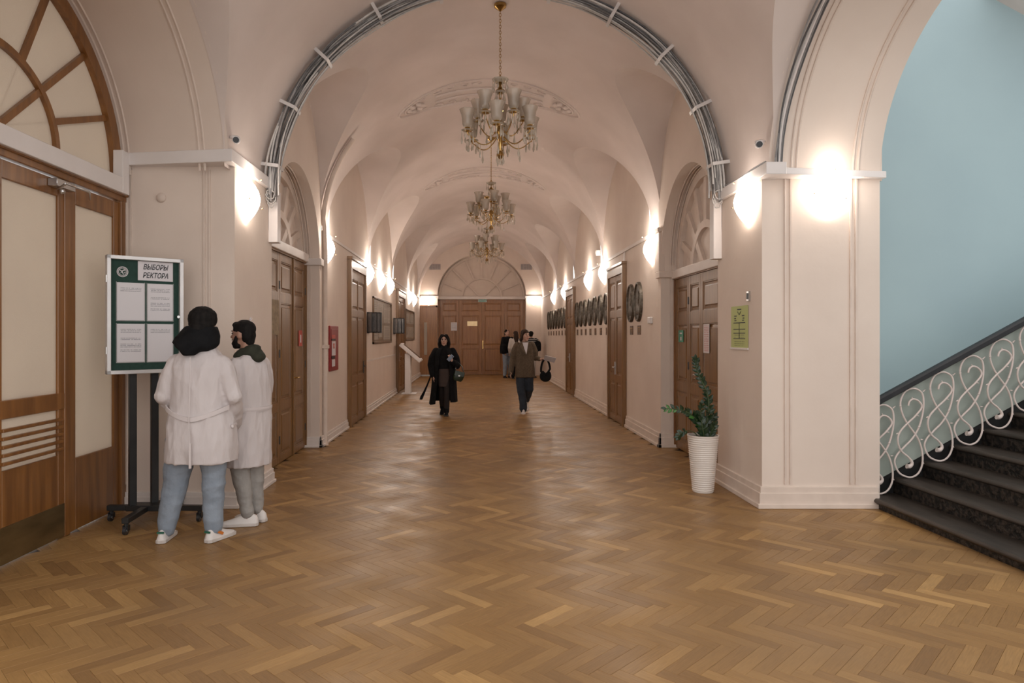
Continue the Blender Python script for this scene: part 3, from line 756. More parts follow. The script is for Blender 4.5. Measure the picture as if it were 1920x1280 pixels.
REDP = paper_mat('red_white_notice', (.68,.62,.62), (.45,.08,.07), lines=16, dens=.7, left=.1, right=.9, top=.95, bot=.06, seed=9, strength=.7)
sign('notice_sheet', (ND[1]-.047, 8.50, 1.57), -pi/2, .22, .36, REDP, 'tall white and red printed notice on the right niche door', 'notice')
OLDP = mat('old_poster', (.33,.24,.14), (.20,.14,.08), rough=.6, scale=14)
sign('old_poster', (ND[-1]+.047, 8.27, 1.83), pi/2, .46, .43, OLDP, 'faded brown poster on the left niche door', 'poster')
SRED = mat('sign_red', (.55,.07,.05), (.48,.06,.04), rough=.4)
sign('red_sign', (ND[-1]+.047, 9.55, 1.57), pi/2, .20, .22, SRED, 'small red sign on the left niche door', 'sign', lambda o: (MB().box(-.03,.03,-.005,-.0032,-.06,.05).build('print', PLAINP, o)))
sign('notice_sheet', (-.905, YE+.547, 2.0), 0, .25, .34, PAPER, 'white printed sheet on the large end doors', 'notice')
def plate(o):
    for x in (-.17,.17):
        for z in (-.07,.07): MB().sph((x,-.004,z), .008, 6, 4).build('screw', STEEL, o)
sign('brass_plate', (-.14, YE+.547, 2.12), 0, .42, .20, mat('bright_brass', (.85,.68,.42), (.75,.58,.33), rough=.35, metal=.6), 'shiny brass plate on the large end doors', 'plate', plate)
o = empty('exit_sign', (.28, YE+.50, 3.08)); MB().box(-.18,.18,-.04,0,-.07,.07).build('housing', PLASTIC, o, bevel=.004); MB().box(-.16,.16,-.044,-.04,-.055,.055).build('face', SGREEN, o)
me = text_mesh('ВЫХОД', .075, off=.002); t = obj('lettering', me, PLAINP, o); t.location = (0, -.0465, 0)
tag(o, 'small green exit sign above the large end doors', 'sign')
GRILL = mat('vent_grey', (.50,.43,.41), (.45,.38,.36), rough=.5)
for x, t in ((-1.66,'left'), (2.06,'right')):
    o = empty('air_vent', (x, YE, 4.42)); b = MB(); b.box(-.23,.23,-.02,0,-.12,-.105); b.box(-.23,.23,-.02,0,.105,.12); b.box(-.23,-.215,-.02,0,-.12,.12); b.box(.215,.23,-.02,0,-.12,.12); b.build('frame', GRILL, o)
    MB().box(-.22,.22,-.004,0,-.11,.11).build('backing', CABLE_G, o)
    for k in range(6): MB().box(-.215,.215,-.018,-.006,-.1+.036*k,-.083+.036*k).build('slat', GRILL, o)
    for k in range(3): MB().box(-.11+.11*k-.008,-.11+.11*k+.008,-.02,-.004,-.11,.11).build('divider', GRILL, o)
    tag(o, 'pale grey air vent %s of the blind fanlight on the end wall' % t, 'vent')
# fire panel
o = empty('fire_cabinet', (XL, 10.42, 1.06), pi/2); FW, FH = .62, .70
MB().box(0, FW, -.03, 0, 0, FH).build('body', RED, o, bevel=.006); MB().box(.06, FW-.06, -.035, -.03, .05, FH-.05).build('door', RED, o, bevel=.003)
MB().box(.10,.34,-.038,-.035,.50,.56).build('label', SRED, o); MB().box(.09,.36,-.038,-.035,.24,.46).build('label', PLAINP, o)
me = text_mesh('ПК', .10, off=.004); t = obj('lettering', me, SRED, o); t.location = (.22, -.0395, .38)
MB().box(.10,.32,-.038,-.035,.07,.18).build('label', PAPER2, o); MB().box(.06,.34,-.042,-.035,.47,.50).build('latch', BLACK, o); MB().box(.06,.30,-.042,-.035,.19,.23).build('latch', BLACK, o)
tag(o, 'flat red fire panel with white labels on the left wall', 'fire cabinet')
# swing-panel racks
for y, t in ((14.15,'black swing-panel rack on the left wall beside the nearest corridor door'), (18.7,'black swing-panel rack on the left wall before the far door')):
    o = empty('swing_panel_rack', (XL, y, 1.66), pi/2); MB().box(-.04, .04, -.05, 0, 0, .44).build('spine', BLACKPL, o)
    for k, a in enumerate((-62, -38, -14, 12, 36, 60)):
        p = MB(); p.box(-.008, .008, -.30, -.03, .01, .43); q = p.build('display_panel', BLACKPL, o); q.rotation_euler.z = radians(a)
        s = MB(); s.box(-.0095, .0095, -.285, -.05, .03, .41); s.build('insert', CABLE_G, q)
    tag(o, t, 'rack')
# notice boards
BOARDF = mat('board_frame', (.17,.10,.055), (.12,.07,.04), rough=.45); BOARDB = mat('board_back', (.16,.12,.08), (.22,.17,.12), rough=.35, scale=3, coat=.5)
PAPERB = paper_mat('board_sheet', (.36,.31,.26), (.08,.07,.06), seed=4, lines=20, dens=.6, bot=.1)
def board(y0, y1, z0, z1, cells, label):
    o = empty('notice_board', (XL, y0, z0), pi/2); w, h = y1-y0, z1-z0; f = .045
    b = MB(); b.box(0,w,-.04,0,0,f); b.box(0,w,-.04,0,h-f,h); b.box(0,f,-.04,0,0,h); b.box(w-f,w,-.04,0,0,h); b.build('frame', BOARDF, o, bevel=.005)
    MB().box(f,w-f,-.012,0,f,h-f).build('backing', BOARDB, o)
    for a, b_, c, d in cells:
        s = sheet('sheet', (c-a)*(w-2*f), (d-b_)*(h-2*f), PAPERB, o); s.location = (f+a*(w-2*f), -.0125, f+b_*(h-2*f))
    tag(o, label, 'notice board')
board(14.85, 18.0, 1.43, 2.47, ((.03,.05,.24,.95),(.29,.1,.47,.92),(.55,.04,.96,.40),(.56,.48,.74,.94),(.78,.48,.97,.94)), 'large framed notice board with brown sheets on the left wall')
board(21.7, 24.7, 1.45, 2.48, ((.05,.55,.45,.95),(.55,.55,.95,.95),(.05,.06,.28,.44),(.34,.06,.62,.44),(.68,.06,.95,.44)), 'small far framed notice board on the left wall beyond the second door')
# kiosk
o = empty('info_kiosk', (-1.86, 19.0, 0)); b = MB(); b.box(-.20,.22,-.24,.24,0,.02); b.build('base', PLASTIC, o, bevel=.006)
MB().box(-.10,.06,-.16,.16,.02,1.12).build('post', PLASTIC, o, bevel=.01)
M = Matrix.Rotation(radians(40), 3, 'Y'); hd = MB().obox((.06,0,1.14), (.74,.52,.10), M).build('head', PLASTIC, o, bevel=.012)
MB().obox(Vector((.06,0,1.14))+M @ Vector((0,0,.052)), (.60,.40,.006), M).build('screen', mat('kiosk_screen', (.02,.02,.022), (.03,.03,.03), rough=.12), hd)
MB().obox(Vector((.06,0,1.14))+M @ Vector((0,0,.051)), (.66,.46,.004), M).build('bezel', PLASTIC, hd)
tag(o, 'white information kiosk with tilted screen near the left wall', 'kiosk')

# ------------------------------------------------------------ bronze oval portraits
def make_oval():
    o = empty('oval_portrait'); a, h = .23, .325
    b = MB(); n = 40
    def ring(s, y): return [(a*s*cos(2*pi*k/n), y, h*s*sin(2*pi*k/n)) for k in range(n)]
    b.loft([ring(1.0, 0), ring(1.0, -.03), ring(.96, -.05), ring(.90, -.05), ring(.86, -.028), ring(.5, -.022), ring(.05, -.02)]); b.build('medallion', BRONZE, o, smooth=40)
    r = MB(); r.sph((.01,-.024,.085), (.07,.020,.09), 14, 9); r.sph((0,-.022,-.12), (.15,.020,.10), 14, 9); r.sph((0,-.022,-.01), (.045,.018,.07), 10, 8); r.sph((-.055,-.026,.07), (.018,.014,.025), 8, 6)
    r.build('portrait_relief', BRONZE, o, smooth=180); return o
def make_plate():
    o = empty('name_plate'); MB().box(-.10,.10,-.012,0,-.075,.075).build('plate', LABELBR, o, bevel=.003)
    b = MB()
    for k in range(3): b.box(-.07+.015*k,.07-.015*k,-.0135,-.012,.03-.03*k,.04-.03*k)
    b.build('print', BRASS, o); return o
ov0, pl0 = make_oval(), make_plate(); first = True
groups = [([11.13, 11.67], 'of the pair beside the right niche door'), ([13.86+.67*i for i in range(7)], 'in the row between the right corridor doors'), ([20.3+.76*i for i in range(7)], 'in the farthest right-hand row')]
for yl, where in groups:
    for i, y in enumerate(yl):
        a = ov0 if first else copy_tree(ov0); c = pl0 if first else copy_tree(pl0); first = False
        a.location = (XR, y, 2.16); c.location = (XR, y, 1.70)
        a.rotation_euler = c.rotation_euler = (0, 0, -pi/2)
        od = ('nearer' if i == 0 else 'farther') if len(yl) == 2 else ORD[i]
        tag(a, '%s bronze oval %s' % (od, where), 'plaque', 'bronze ovals on the right wall')
        tag(c, 'brown name plate under the %s oval %s' % (od, where), 'name plate', 'name plates under the ovals')

# ------------------------------------------------------------ ceiling stucco and chandeliers
def stucco_rosette(yc, label):
    o = empty('ceiling_rosette', (XC, yc, ZS))
    def on(x, y, d=0): return (x*(1-d/2.4), y, VB*sqrt(1-(x/VA)**2)-d)
    RX, RY = 1.42, .48
    for s in (1.0, .93):
        MB().tube([on(RX*s*cos(a), RY*s*sin(a), .006) for a in [2*pi*k/72 for k in range(72)]], .018, 6, True).build('ring', VAULT, o, smooth=60)
    MB().tube([on(x, -.12, .01) for x in [-.85+1.7*k/24 for k in range(25)]], .022, 6).build('band', VAULT, o, smooth=60)
    MB().tube([on(x, .12, .01) for x in [-.85+1.7*k/24 for k in range(25)]], .022, 6).build('band', VAULT, o, smooth=60)
    for s in (-1, 1):
        for k in range(5):
            x0 = s*(.12+.22*k); sy = -1
            for sy in (-1, 1):
                P = []
                for q in range(22):
                    a = q/21*4.6; r = .085*(1-q/26)
                    P.append(on(x0+s*(.05+r*cos(a+k)), sy*(.17+.27*sqrt(max(.05, 1-(x0/RX)**2))*.55 + r*.9*sin(a+k)), .008))
                MB().tube(P, [.018-.012*q/21 for q in range(22)], 6).build('scroll', VAULT, o, smooth=60)
        for k in range(6):
            a = 2*pi*k/6; MB().sph(on(s*(1.16+.10*cos(a)), .10*sin(a), .012), (.06,.06,.03), 8, 6).build('leaf', VAULT, o, smooth=180)
    tag(o, label, 'stucco')
stucco_rosette(10.75, 'stucco ceiling ornament with scrolls between the first two chandeliers')
stucco_rosette(16.1, 'stucco ceiling ornament with scrolls between the farther two chandeliers')
SHADE = mat('shade_glass', (.74,.65,.55), (.64,.56,.47), rough=.22, trans=.6, spec=.6)
CRYSTAL = mat('crystal', (.80,.72,.62), (.65,.58,.48), rough=.08, trans=.55, spec=.8)
CHGOLD = mat('chandelier_gold', (.62,.42,.16), (.36,.23,.08), rough=.22, metal=1)
drop_me = MB().loft([[(r*cos(2*pi*k/6), r*sin(2*pi*k/6), z) for k in range(6)] for r, z in ((.001,0),(.003,-.01),(.004,-.05),(.011,-.085),(.006,-.108),(.001,-.115))]).mesh('crystal_drop')
shade_me = None
def make_chandelier():
    o = empty('chandelier')           # origin on the ceiling, z down
    MB().lathe([(.075,0),(.07,-.03),(.03,-.06),(.012,-.075)], 20).build('canopy', CHGOLD, o, smooth=40)
    b = MB(); z = -.07
    i = 0
    while z > -.84:
        pts = [( (.011*cos(a) if i % 2 else 0), (0 if i % 2 else .011*cos(a)), z-.016+.022*sin(a)) for a in [2*pi*q/10 for q in range(10)]]
        b.tube(pts, .0035, 5, True); z -= .034; i += 1
    b.build('chain', CHGOLD, o, smooth=60)
    MB().lathe([(.006,-.82),(.02,-.84),(.055,-.865),(.02,-.885),(.014,-.95),(.03,-.98),(.055,-1.0),(.02,-1.02),(.013,-1.10),(.014,-1.22),(.04,-1.235),(.015,-1.26),(.016,-1.38),(.035,-1.42),(.05,-1.47),(.03,-1.51),(.018,-1.56),(.032,-1.60),(.018,-1.65),(.008,-1.70)], 18).build('stem', CHGOLD, o, smooth=40)
    def drops(par, n, r, z, ph=0):
        for k in range(n):
            a = 2*pi*k/n+ph; d = obj('crystal_drop', drop_me, CRYSTAL, par); d.location = (r*cos(a), r*sin(a), z); d.scale = (1, 1, random.uniform(.85, 1.25))
    cr = MB().lathe([(.012,0),(.05,-.012),(.09,.012),(.098,.03)], 18, (0,0,-.90)).build('crown', CRYSTAL, o, smooth=40); drops(cr, 10, .088, -.88)
    cr = MB().lathe([(.012,0),(.045,-.01),(.06,.01)], 18, (0,0,-1.02)).build('crown', CRYSTAL, o, smooth=40); drops(cr, 8, .056, -1.01)
    shp = [(.032,.0),(.050,.012),(.062,.05),(.064,.10),(.072,.15),(.094,.205)]
    def arm(a, r, zc, zroot):
        e = MB(); P = [(0, 0, zroot)]
        for q in range(1, 13):
            t = q/12; P.append((r*t, 0, zroot+(zc-.09-zroot)*t - .13*sin(pi*min(1, t*1.02))*(1.0) + .05*t*t))
        P[-1] = (r, 0, zc-.045); P.append((r, 0, zc))
        e.tube(P, .0068, 7); A = e.build('arm', CHGOLD, o, smooth=60); A.rotation_euler.z = a
        MB().lathe([(.008,-.03),(.045,-.022),(.05,-.012),(.018,0),(.03,.012),(.038,.03),(.03,.035)], 16, (r,0,zc)).build('cup', CHGOLD, A, smooth=40)
        MB().lathe([(rr, z+.02) for rr, z in shp]+[(rr-.004, z+.02) for rr, z in reversed(shp)], 18, (r,0,zc), cap=False).build('glass_shade', SHADE, A, smooth=40)
        MB().lathe([(.02,-.006),(.062,-.002),(.075,.008)], 16, (r,0,zc-.015)).build('drip_pan', CRYSTAL, A, smooth=40)
        for k in range(8):
            q = 2*pi*k/8; d = obj('crystal_drop', drop_me, CRYSTAL, A); d.location = (r+.07*cos(q), .07*sin(q), zc-.012); d.scale = (1.15, 1.15, random.uniform(.9, 1.45))
        d = obj('crystal_drop', drop_me, CRYSTAL, A); d.location = (r*.62, 0, zc-.15); d.scale = (1.3, 1.3, 1.4)
    for k in range(6): arm(-pi/2-.13+k*pi/3, .41, -1.50, -1.48)
    for k in range(5): arm(-pi/2+.55+k*2*pi/5, .275, -1.31, -1.40)
    fin = MB().lathe([(.01,-1.70),(.04,-1.73),(.045,-1.76),(.01,-1.80)], 14).build('finial', CHGOLD, o, smooth=40); drops(fin, 8, .04, -1.74)
    return o
random.seed(5)
ch = make_chandelier(); zc = ZS+VB
for i, (x, y, t) in enumerate(((.285, 7.95, 'nearest crystal chandelier with frosted bell shades, hanging largest'), (.30, 13.3, 'middle crystal chandelier of the three down the vault'), (.31, 18.9, 'farthest crystal chandelier of the three, smallest in view'))):
    o = ch if i == 0 else copy_tree(ch)
    o.location = (x, y, zc-.012); o.rotation_euler.z = .9*i; tag(o, t, 'chandelier', 'crystal chandeliers')

# ------------------------------------------------------------ staircase on the right
ST = empty('staircase', (3.70, YP0, 0)); tag(ST, 'dark stone staircase rising to the right beyond the pier', 'stairs')
TR, RS, Z0 = .283, .155, .095
RISER = mat('riser_ironwork', (.008,.007,.006), (.040,.030,.023), rough=.5, scale=26, detail=3, ramp=(.46,.56), metal=.2, bump=.8, bscale=26)
YS0, YS1 = 3.1, 6.56
for k in range(12):
    x0 = 3.70+k*TR; z = Z0+k*RS; zp = z-RS if k else 0
    b = MB(); b.box(x0+.03, x0+TR+.06, YS0, YS1, (zp if k else 0)-.0, z-.04)
    s = b.build('step', RISER, ST); s.location = (-3.70, -YP0, 0)
    b = MB(); prof = [(x0, z-.012), (x0-.004, z-.022), (x0, z-.034), (x0+.02, z-.045), (x0+TR+.045, z-.045), (x0+TR+.045, z), (x0+.012, z)]
    b.prism(prof, lambda u, v, t: (u, YS0-.02+(YS1-YS0+.02)*t, v)); b.build('tread', STONE, s, bevel=.003)
    # raised lattice on the riser
b = MB(); b.prism([(3.705, 0), (3.705, .16), (3.75, .22)] + [(3.705+12*TR, .22+12*RS-.09), (3.705+12*TR, 0)], lambda u, v, t: (u, YS1+.005+.05*t, v)); s = b.build('string_board', BLACK, ST); s.location = (-3.70, -YP0, 0)
# railing
RL = empty('stair_railing', (3.78, 6.47, 0)); tag(RL, 'white scrolled iron stair railing with dark handrail', 'railing')
YR_ = 6.47
def loc0(o): o.location = (-3.78, -YR_, 0); return o
xh0, xh1 = 3.775, 7.2; hz = lambda x: .974+(x-3.785)*.545
b = MB(); rings = []
for x in (xh0, xh1):
    z = hz(x); rings.append([(x, YR_-.035, z-.026), (x, YR_-.026, z-.036), (x, YR_+.026, z-.036), (x, YR_+.035, z-.026), (x, YR_+.035, z+.014), (x, YR_+.024, z+.034), (x, YR_-.024, z+.034), (x, YR_-.035, z+.014)])
b.loft(rings); loc0(b.build('handrail', SLATE, RL))
pts = [(3.775, YR_+.07)]
b = MB(); b.prism([(3.775, .19), (3.775, hz(3.775)-.04), (7.2, hz(7.2)-.04), (7.2, .19+(7.2-3.775)*.548)], lambda u, v, t: (u, YR_+.055+.008*t, v)); loc0(b.build('infill_panel', PANELG, RL))
def cat(P, closed, n=5):
    out = []; N = len(P)
    for i in range(N if closed else N-1):
        p0 = P[(i-1) % N] if (closed or i > 0) else P[0]; p1 = P[i]; p2 = P[(i+1) % N]; p3 = P[(i+2) % N] if (closed or i+2 < N) else P[-1]
        for k in range(n):
            t = k/n
            out.append(tuple(.5*((2*p1[c])+(-p0[c]+p2[c])*t+(2*p0[c]-5*p1[c]+4*p2[c]-p3[c])*t*t+(-p0[c]+3*p1[c]-3*p2[c]+p3[c])*t**3) for c in range(2)))
    if not closed: out.append(P[-1])
    return out
SA = [(235,1040),(178,1012),(148,945),(163,893),(210,840),(262,785),(305,710),(328,620),(335,540),(325,480),(292,452),(258,447),(215,470),(190,520),(188,570),(205,630),(238,690),(288,760),(315,820),(328,890),(325,955),(305,1005),(275,1033)]
SB = [(232,562),(240,535),(265,519),(300,532),(322,572),(280,630),(225,682),(180,732),(162,780),(168,830),(190,870),(228,902),(252,930),(256,952),(240,968),(222,966)]
THN = [(332,470,345,455),(185,562,172,565),(290,628,303,632),(165,748,150,752),(300,705,312,702),(317,790,330,788),(262,517,255,505),(330,940,336,950)]
cv = lambda p: ((p[0]-235)/705.7, (1040-p[1])/705.7)
def make_baluster():
    A = [cv(p) for p in cat(SA, True)]; Bq = [cv(p) for p in cat(SB, False)]
    b = MB(); n = len(A)
    b.tube([(x, .008*sin(2*pi*i/n*2), z+.009) for i, (x, z) in enumerate(A)], .0088, 8, True)
    nb = len(Bq); rs = [.0062+(.0026 if i < nb*.75 else .0026+.016*((i-nb*.75)/(nb*.25))) for i in range(nb)]
    b.tube([(x, -.010, z+.011) for x, z in Bq], rs, 8)
    for t in THN:
        p, q = cv(t[:2]), cv(t[2:]); b.tube([(p[0], -.004, p[1]+.011), (q[0], -.012, q[1]+.011)], [.008, .003], 6)
    return b.mesh('baluster', 60)
bme = make_baluster()
for k in range(0, 11):
    o = obj('baluster', bme, IRONW, RL); o.location = (3.815+.283*k-3.78, 0, Z0+RS*k+.005)
# underside of the upper flight seen at the top right
o = empty('upper_flight', (6.2, 7.54, 5.0)); b = MB(); b.prism([(-.55,.55),(-.55,.42),(2.6,-1.3),(2.6,-1.0)], lambda u, v, t: (u, -1.2*t, v)); b.build('slab', WHITE, o)
b = MB(); b.prism([(-.6,.44),(-.6,.39),(2.6,-1.34),(2.6,-1.29)], lambda u, v, t: (u, -1.22*t, v)); b.build('edge_strip', WHITE, o)
tag(o, 'white underside of an upper stair flight at the top right', 'stairs')

# ------------------------------------------------------------ display stand
DS = empty('display_stand', (-2.88, 5.93, 0)); tag(DS, 'green notice display case on a black wheeled stand by the entrance', 'display stand')
legs = [(-.277,-.013), (.06,-.42), (.49,-.02), (.15,.37)]
for x, y in legs:
    c = Vector((.03, 0, .115)); p = Vector((x, y, .115)); MB().bar(c, p + (p-c).normalized()*.03, .055, .045).build('leg', BLACK, DS, bevel=.004)
    k = MB(); k.tube([(x, y, .10), (x, y, .06)], .018, 10); k.box(x-.022, x-.014, y-.02, y+.02, .03, .075); k.box(x+.014, x+.022, y-.02, y+.02, .03, .075)
    k = k.build('caster', BLACK, DS); w = MB().tube([(x-.013, y-.012, .034), (x+.013, y-.012, .034)], .033, 16).build('wheel', BLACKPL, k, smooth=40)
    MB().tube([(x-.0165, y-.012, .034), (x+.0165, y-.012, .034)], .012, 10).build('hub', STEEL, k, smooth=40)
MB().box(-.13, .20, -.07, .07, .095, .145).build('base_plate', BLACK, DS, bevel=.005)
ang = radians(38.7)
for s in (-.088, .088):
    q = MB().box(s-.03, s+.03, -.005, .045, .14, 1.6).build('post', BLACK, DS, bevel=.004); q.rotation_euler.z = ang
BW, BH, BZ = .61, 1.0, 1.28
bd = MB().box(-BW/2+.02, BW/2-.02, -.045, -.01, BZ+.02, BZ+BH-.02).build('case', GREEN, DS); bd.rotation_euler.z = ang
f = MB(); t = .032
f.box(-BW/2, BW/2, -.085, -.008, BZ, BZ+t); f.box(-BW/2, BW/2, -.085, -.008, BZ+BH-t, BZ+BH); f.box(-BW/2, -BW/2+t, -.085, -.008, BZ, BZ+BH); f.box(BW/2-t, BW/2, -.085, -.008, BZ, BZ+BH)
f.build('frame', ALU, bd, bevel=.003)
def fx(a): return -BW/2+a*BW
for i, (a, c, z0, z1, m) in enumerate(((.135,.485,.455,.775,PAPER2), (.525,.865,.455,.775,PAPER), (.135,.485,.10,.425,PAPER), (.525,.865,.10,.425,PAPER2))):
    s = sheet('sheet', (c-a)*BW, (z1-z0)*BH, m, bd); s.location = (fx(a), -.047, BZ+z0*BH)
    pk = MB(); w_, h_ = (c-a)*BW+.012, (z1-z0)*BH+.012; x_, z_ = fx(a)-.006, BZ+z0*BH-.006
    pk.box(x_, x_+w_, -.0475, -.045, z_, z_+.004); pk.box(x_, x_+.003, -.0475, -.045, z_, z_+h_); pk.box(x_+w_-.003, x_+w_, -.0475, -.045, z_, z_+h_); pk.build('pocket', CABLE_L, bd)
s = sheet('title_sheet', .465*BW, .165*BH, PLAINP, bd); s.location = (fx(.40), -.047, BZ+.80*BH)
for i, txt in enumerate(('ВЫБОРЫ', 'РЕКТОРА')):
    me = text_mesh(txt, .062, shear=.28, off=.0012); t_ = obj('lettering', me, INK, bd); t_.location = (fx(.63), -.0505, BZ+(.915-.072*i)*BH); t_.scale = (.80, 1, 1)
    wdt = max(v.co.x for v in me.vertices)-min(v.co.x for v in me.vertices); t_.scale.x = .205/wdt
e = MB(); cx, cz, rr = fx(.205), BZ+.865*BH, .042
e.tube([(cx+rr*cos(a), -.047, cz+rr*sin(a)) for a in [2*pi*k/28 for k in range(28)]], .0035, 6, True); e.tube([(cx+rr*.72*cos(a), -.047, cz+rr*.72*sin(a)) for a in [2*pi*k/24 for k in range(24)]], .0025, 6, True)
for k in range(22):
    a = 2*pi*k/22; e.box(cx+rr*.86*cos(a)-.002, cx+rr*.86*cos(a)+.002, -.0485, -.046, cz+rr*.86*sin(a)-.003, cz+rr*.86*sin(a)+.003)
e.tube([(cx-.022,-.047,cz+.016), (cx-.005,-.048,cz+.004), (cx+.008,-.047,cz-.024)], [.003,.006,.002], 6); e.tube([(cx+.02,-.047,cz+.018), (cx+.002,-.048,cz+.01), (cx-.016,-.047,cz-.014)], [.008,.005,.002], 6); e.tube([(cx+.022,-.047,cz), (cx+.012,-.047,cz-.012)], [.005,.003], 6)
tag(e.build('emblem', PLAINP, bd, smooth=60), 'round white emblem')
MB().tube([(fx(.925),-.04,BZ+.49*BH), (fx(.925),-.092,BZ+.49*BH)], .012, 12).build('lock', STEEL, bd, smooth=40)
GLASS = mat('case_glass', (.9,.95,.93), (.9,.95,.93), rough=.03, trans=1.0, spec=.4)
for z in (.2, .8): MB().box(-BW/2-.006, -BW/2, -.08, -.03, BZ+z*BH-.03, BZ+z*BH+.03).build('hinge', STEEL, bd)

# ------------------------------------------------------------ potted plant
PP = empty('potted_plant', (2.34, 7.03, 0)); tag(PP, 'dark green houseplant in a tall white rippled pot by the right pier', 'plant')
POTW = mat('pot_white', (.74,.68,.63), (.70,.64,.59), rough=.45)
rows = []; NPZ = 110
for i in range(NPZ+1):
    t = i/NPZ; z = .585*t; r0 = .105+.050*t
    if t < .02: r0 -= .006*(1-t/.02)
    ring = []
    for k in range(56):
        a = 2*pi*k/56; w = sin(2*pi*t*27 + 1.1*sin(2*a+3*t) + .8*sin(3*a-5*t))
        rip = .0028*w if .02 < t < .975 else (.003 if t >= .975 else 0)
        ring.append(((r0+rip)*cos(a), (r0+rip)*sin(a), z))
    rows.append(ring)
for r0, z in ((.147,.585),(.145,.55),(.01,.55)): rows.append([(r0*cos(2*pi*k/56), r0*sin(2*pi*k/56), z) for k in range(56)])
MB().loft(rows).build('pot', POTW, PP, smooth=50)
MB().lathe([(.001,.553),(.144,.556),(.144,.55)], 24).build('soil', mat('soil', (.025,.017,.012), (.04,.03,.02), rough=.95, scale=40, bump=.5), PP)
LEAF = mat('leaf_green', (.010,.034,.010), (.005,.020,.007), rough=.35, scale=9, spec=.5, coat=.15); LEAFL = mat('leaf_light', (.045,.15,.022), (.03,.11,.016), rough=.35, scale=9)
STEMG = mat('stem_green', (.05,.075,.025), (.035,.055,.02), rough=.5)
lv = MB(); prof = ((0,.004),(.18,.022),(.45,.030),(.75,.020),(1,.001)); L_ = .10
lv.grid([[(-w, t*L_, .010*sin(pi*t)+.004), (-w*.5, t*L_, .010*sin(pi*t)+.001), (0, t*L_, .010*sin(pi*t)-.003), (w*.5, t*L_, .010*sin(pi*t)+.001), (w, t*L_, .010*sin(pi*t)+.004)] for t, w in prof])
leaf_me = lv.mesh('leaflet', 180)
lf2 = leaf_me.copy(); lf2.materials.append(LEAFL); leaf_me.materials.append(LEAF)
def frond(P, n, sz, r, light=0, start=.12):
    pts = [Vector(p) for p in P]; cp = []
    for i in range(len(pts)-1):
        p0 = pts[max(0, i-1)]; p1 = pts[i]; p2 = pts[i+1]; p3 = pts[min(len(pts)-1, i+2)]
        for k in range(8):
            t = k/8; cp.append(.5*((2*p1)+(p2-p0)*t+(2*p0-5*p1+4*p2-p3)*t*t+(3*p1-p0-3*p2+p3)*t**3))
    cp.append(pts[-1]); N = len(cp)
    st = MB().tube(cp, [r*(1-.65*i/(N-1)) for i in range(N)], 7).build('frond', STEMG, PP, smooth=60)
    for k in range(n):
        t = start+(1-start)*k/(n-1); i = min(N-2, int(t*(N-1))); p = cp[i].lerp(cp[i+1], t*(N-1)-i); tg = (cp[i+1]-cp[i]).normalized()
        side = tg.cross(Vector((random.uniform(-.3,.3), -1, random.uniform(-.2,.2)))).normalized()*(1 if k % 2 else -1)
        side = (side + Vector((0, random.uniform(-.7,.7), 0))).normalized()
        d = (side*.8+tg*.75).normalized() if k < n-1 else tg
        xz = d.cross(Vector((random.uniform(-.4,.4), -1, .4))).normalized(); nz = xz.cross(d)
        M = Matrix((xz, d, nz)).transposed().to_4x4(); M.translation = p
        s_ = sz*(1.05-.4*t)*random.uniform(.85, 1.15)
        o = obj('leaflet', lf2 if light and random.random() < .15 else leaf_me, None, st); o.matrix_local = M @ Matrix.Diagonal((s_*.95, s_, s_, 1))
random.seed(21)
frond([(.02,0,.55),(.035,-.02,.72),(.05,-.03,.88),(.03,-.03,1.02),(-.03,-.02,1.16),(-.075,-.02,1.28),(-.085,-.03,1.36)], 34, .85, .013)
frond([(-.01,-.03,.55),(-.03,-.05,.66),(-.09,-.07,.75),(-.16,-.09,.81),(-.27,-.12,.855),(-.42,-.14,.87)], 30, .85, .012, 1)
frond([(-.05,-.05,.55),(-.12,-.10,.62),(-.20,-.14,.645),(-.27,-.17,.63),(-.31,-.18,.585)], 9, .72, .006, 0, .55)
frond([(.03,.02,.55),(.05,.03,.64),(.10,.05,.72),(.13,.04,.77)], 12, .9, .010)
frond([(.0,-.05,.55),(-.03,-.08,.66),(-.05,-.08,.80),(-.04,-.08,.90)], 14, .95, .010)
frond([(.04,-.06,.55),(.06,-.08,.63),(.09,-.10,.70)], 10, .85, .009)

# ------------------------------------------------------------ people
SKIN = mat('skin', (.42,.235,.165), (.37,.20,.14), rough=.5, scale=12); SKIN2 = mat('skin_fair', (.56,.35,.27), (.50,.30,.23), rough=.5, scale=12)
HAIRB = mat('hair_black', (.006,.005,.005), (.014,.012,.011), rough=.8, scale=40, stretch=(1,1,.2), spec=.15); HAIRBR = mat('hair_brown', (.045,.025,.015), (.025,.014,.009), rough=.7, scale=40, stretch=(1,1,.2), spec=.2)
COATW = mat('white_coat', (.60,.545,.54), (.55,.495,.49), rough=.85, scale=3, spec=.2, bump=.55, bscale=9, stretch=(1.6,1.6,.55)); COATW2 = mat('white_coat_band', (.63,.57,.565), (.59,.53,.525), rough=.8)
JEANL = mat('jeans_light', (.27,.31,.365), (.21,.245,.295), rough=.85, scale=7, bump=.3, bscale=24); JEAND = mat('jeans_dark', (.016,.022,.034), (.026,.035,.05), rough=.85, scale=7, bump=.3, bscale=24)
GREYP = mat('grey_trousers', (.34,.32,.30), (.28,.26,.245), rough=.85, scale=8, bump=.3, bscale=24); BLK = mat('black_fabric', (.007,.007,.008), (.011,.011,.012), rough=.95, scale=9, spec=.15, bump=.2)
OLIVE = mat('olive_fabric', (.028,.030,.018), (.020,.022,.013), rough=.9, scale=12, bump=.25, bscale=60); BLAZER = mat('blazer_brown', (.115,.080,.050), (.085,.058,.036), rough=.85, scale=30, bump=.2, bscale=70)
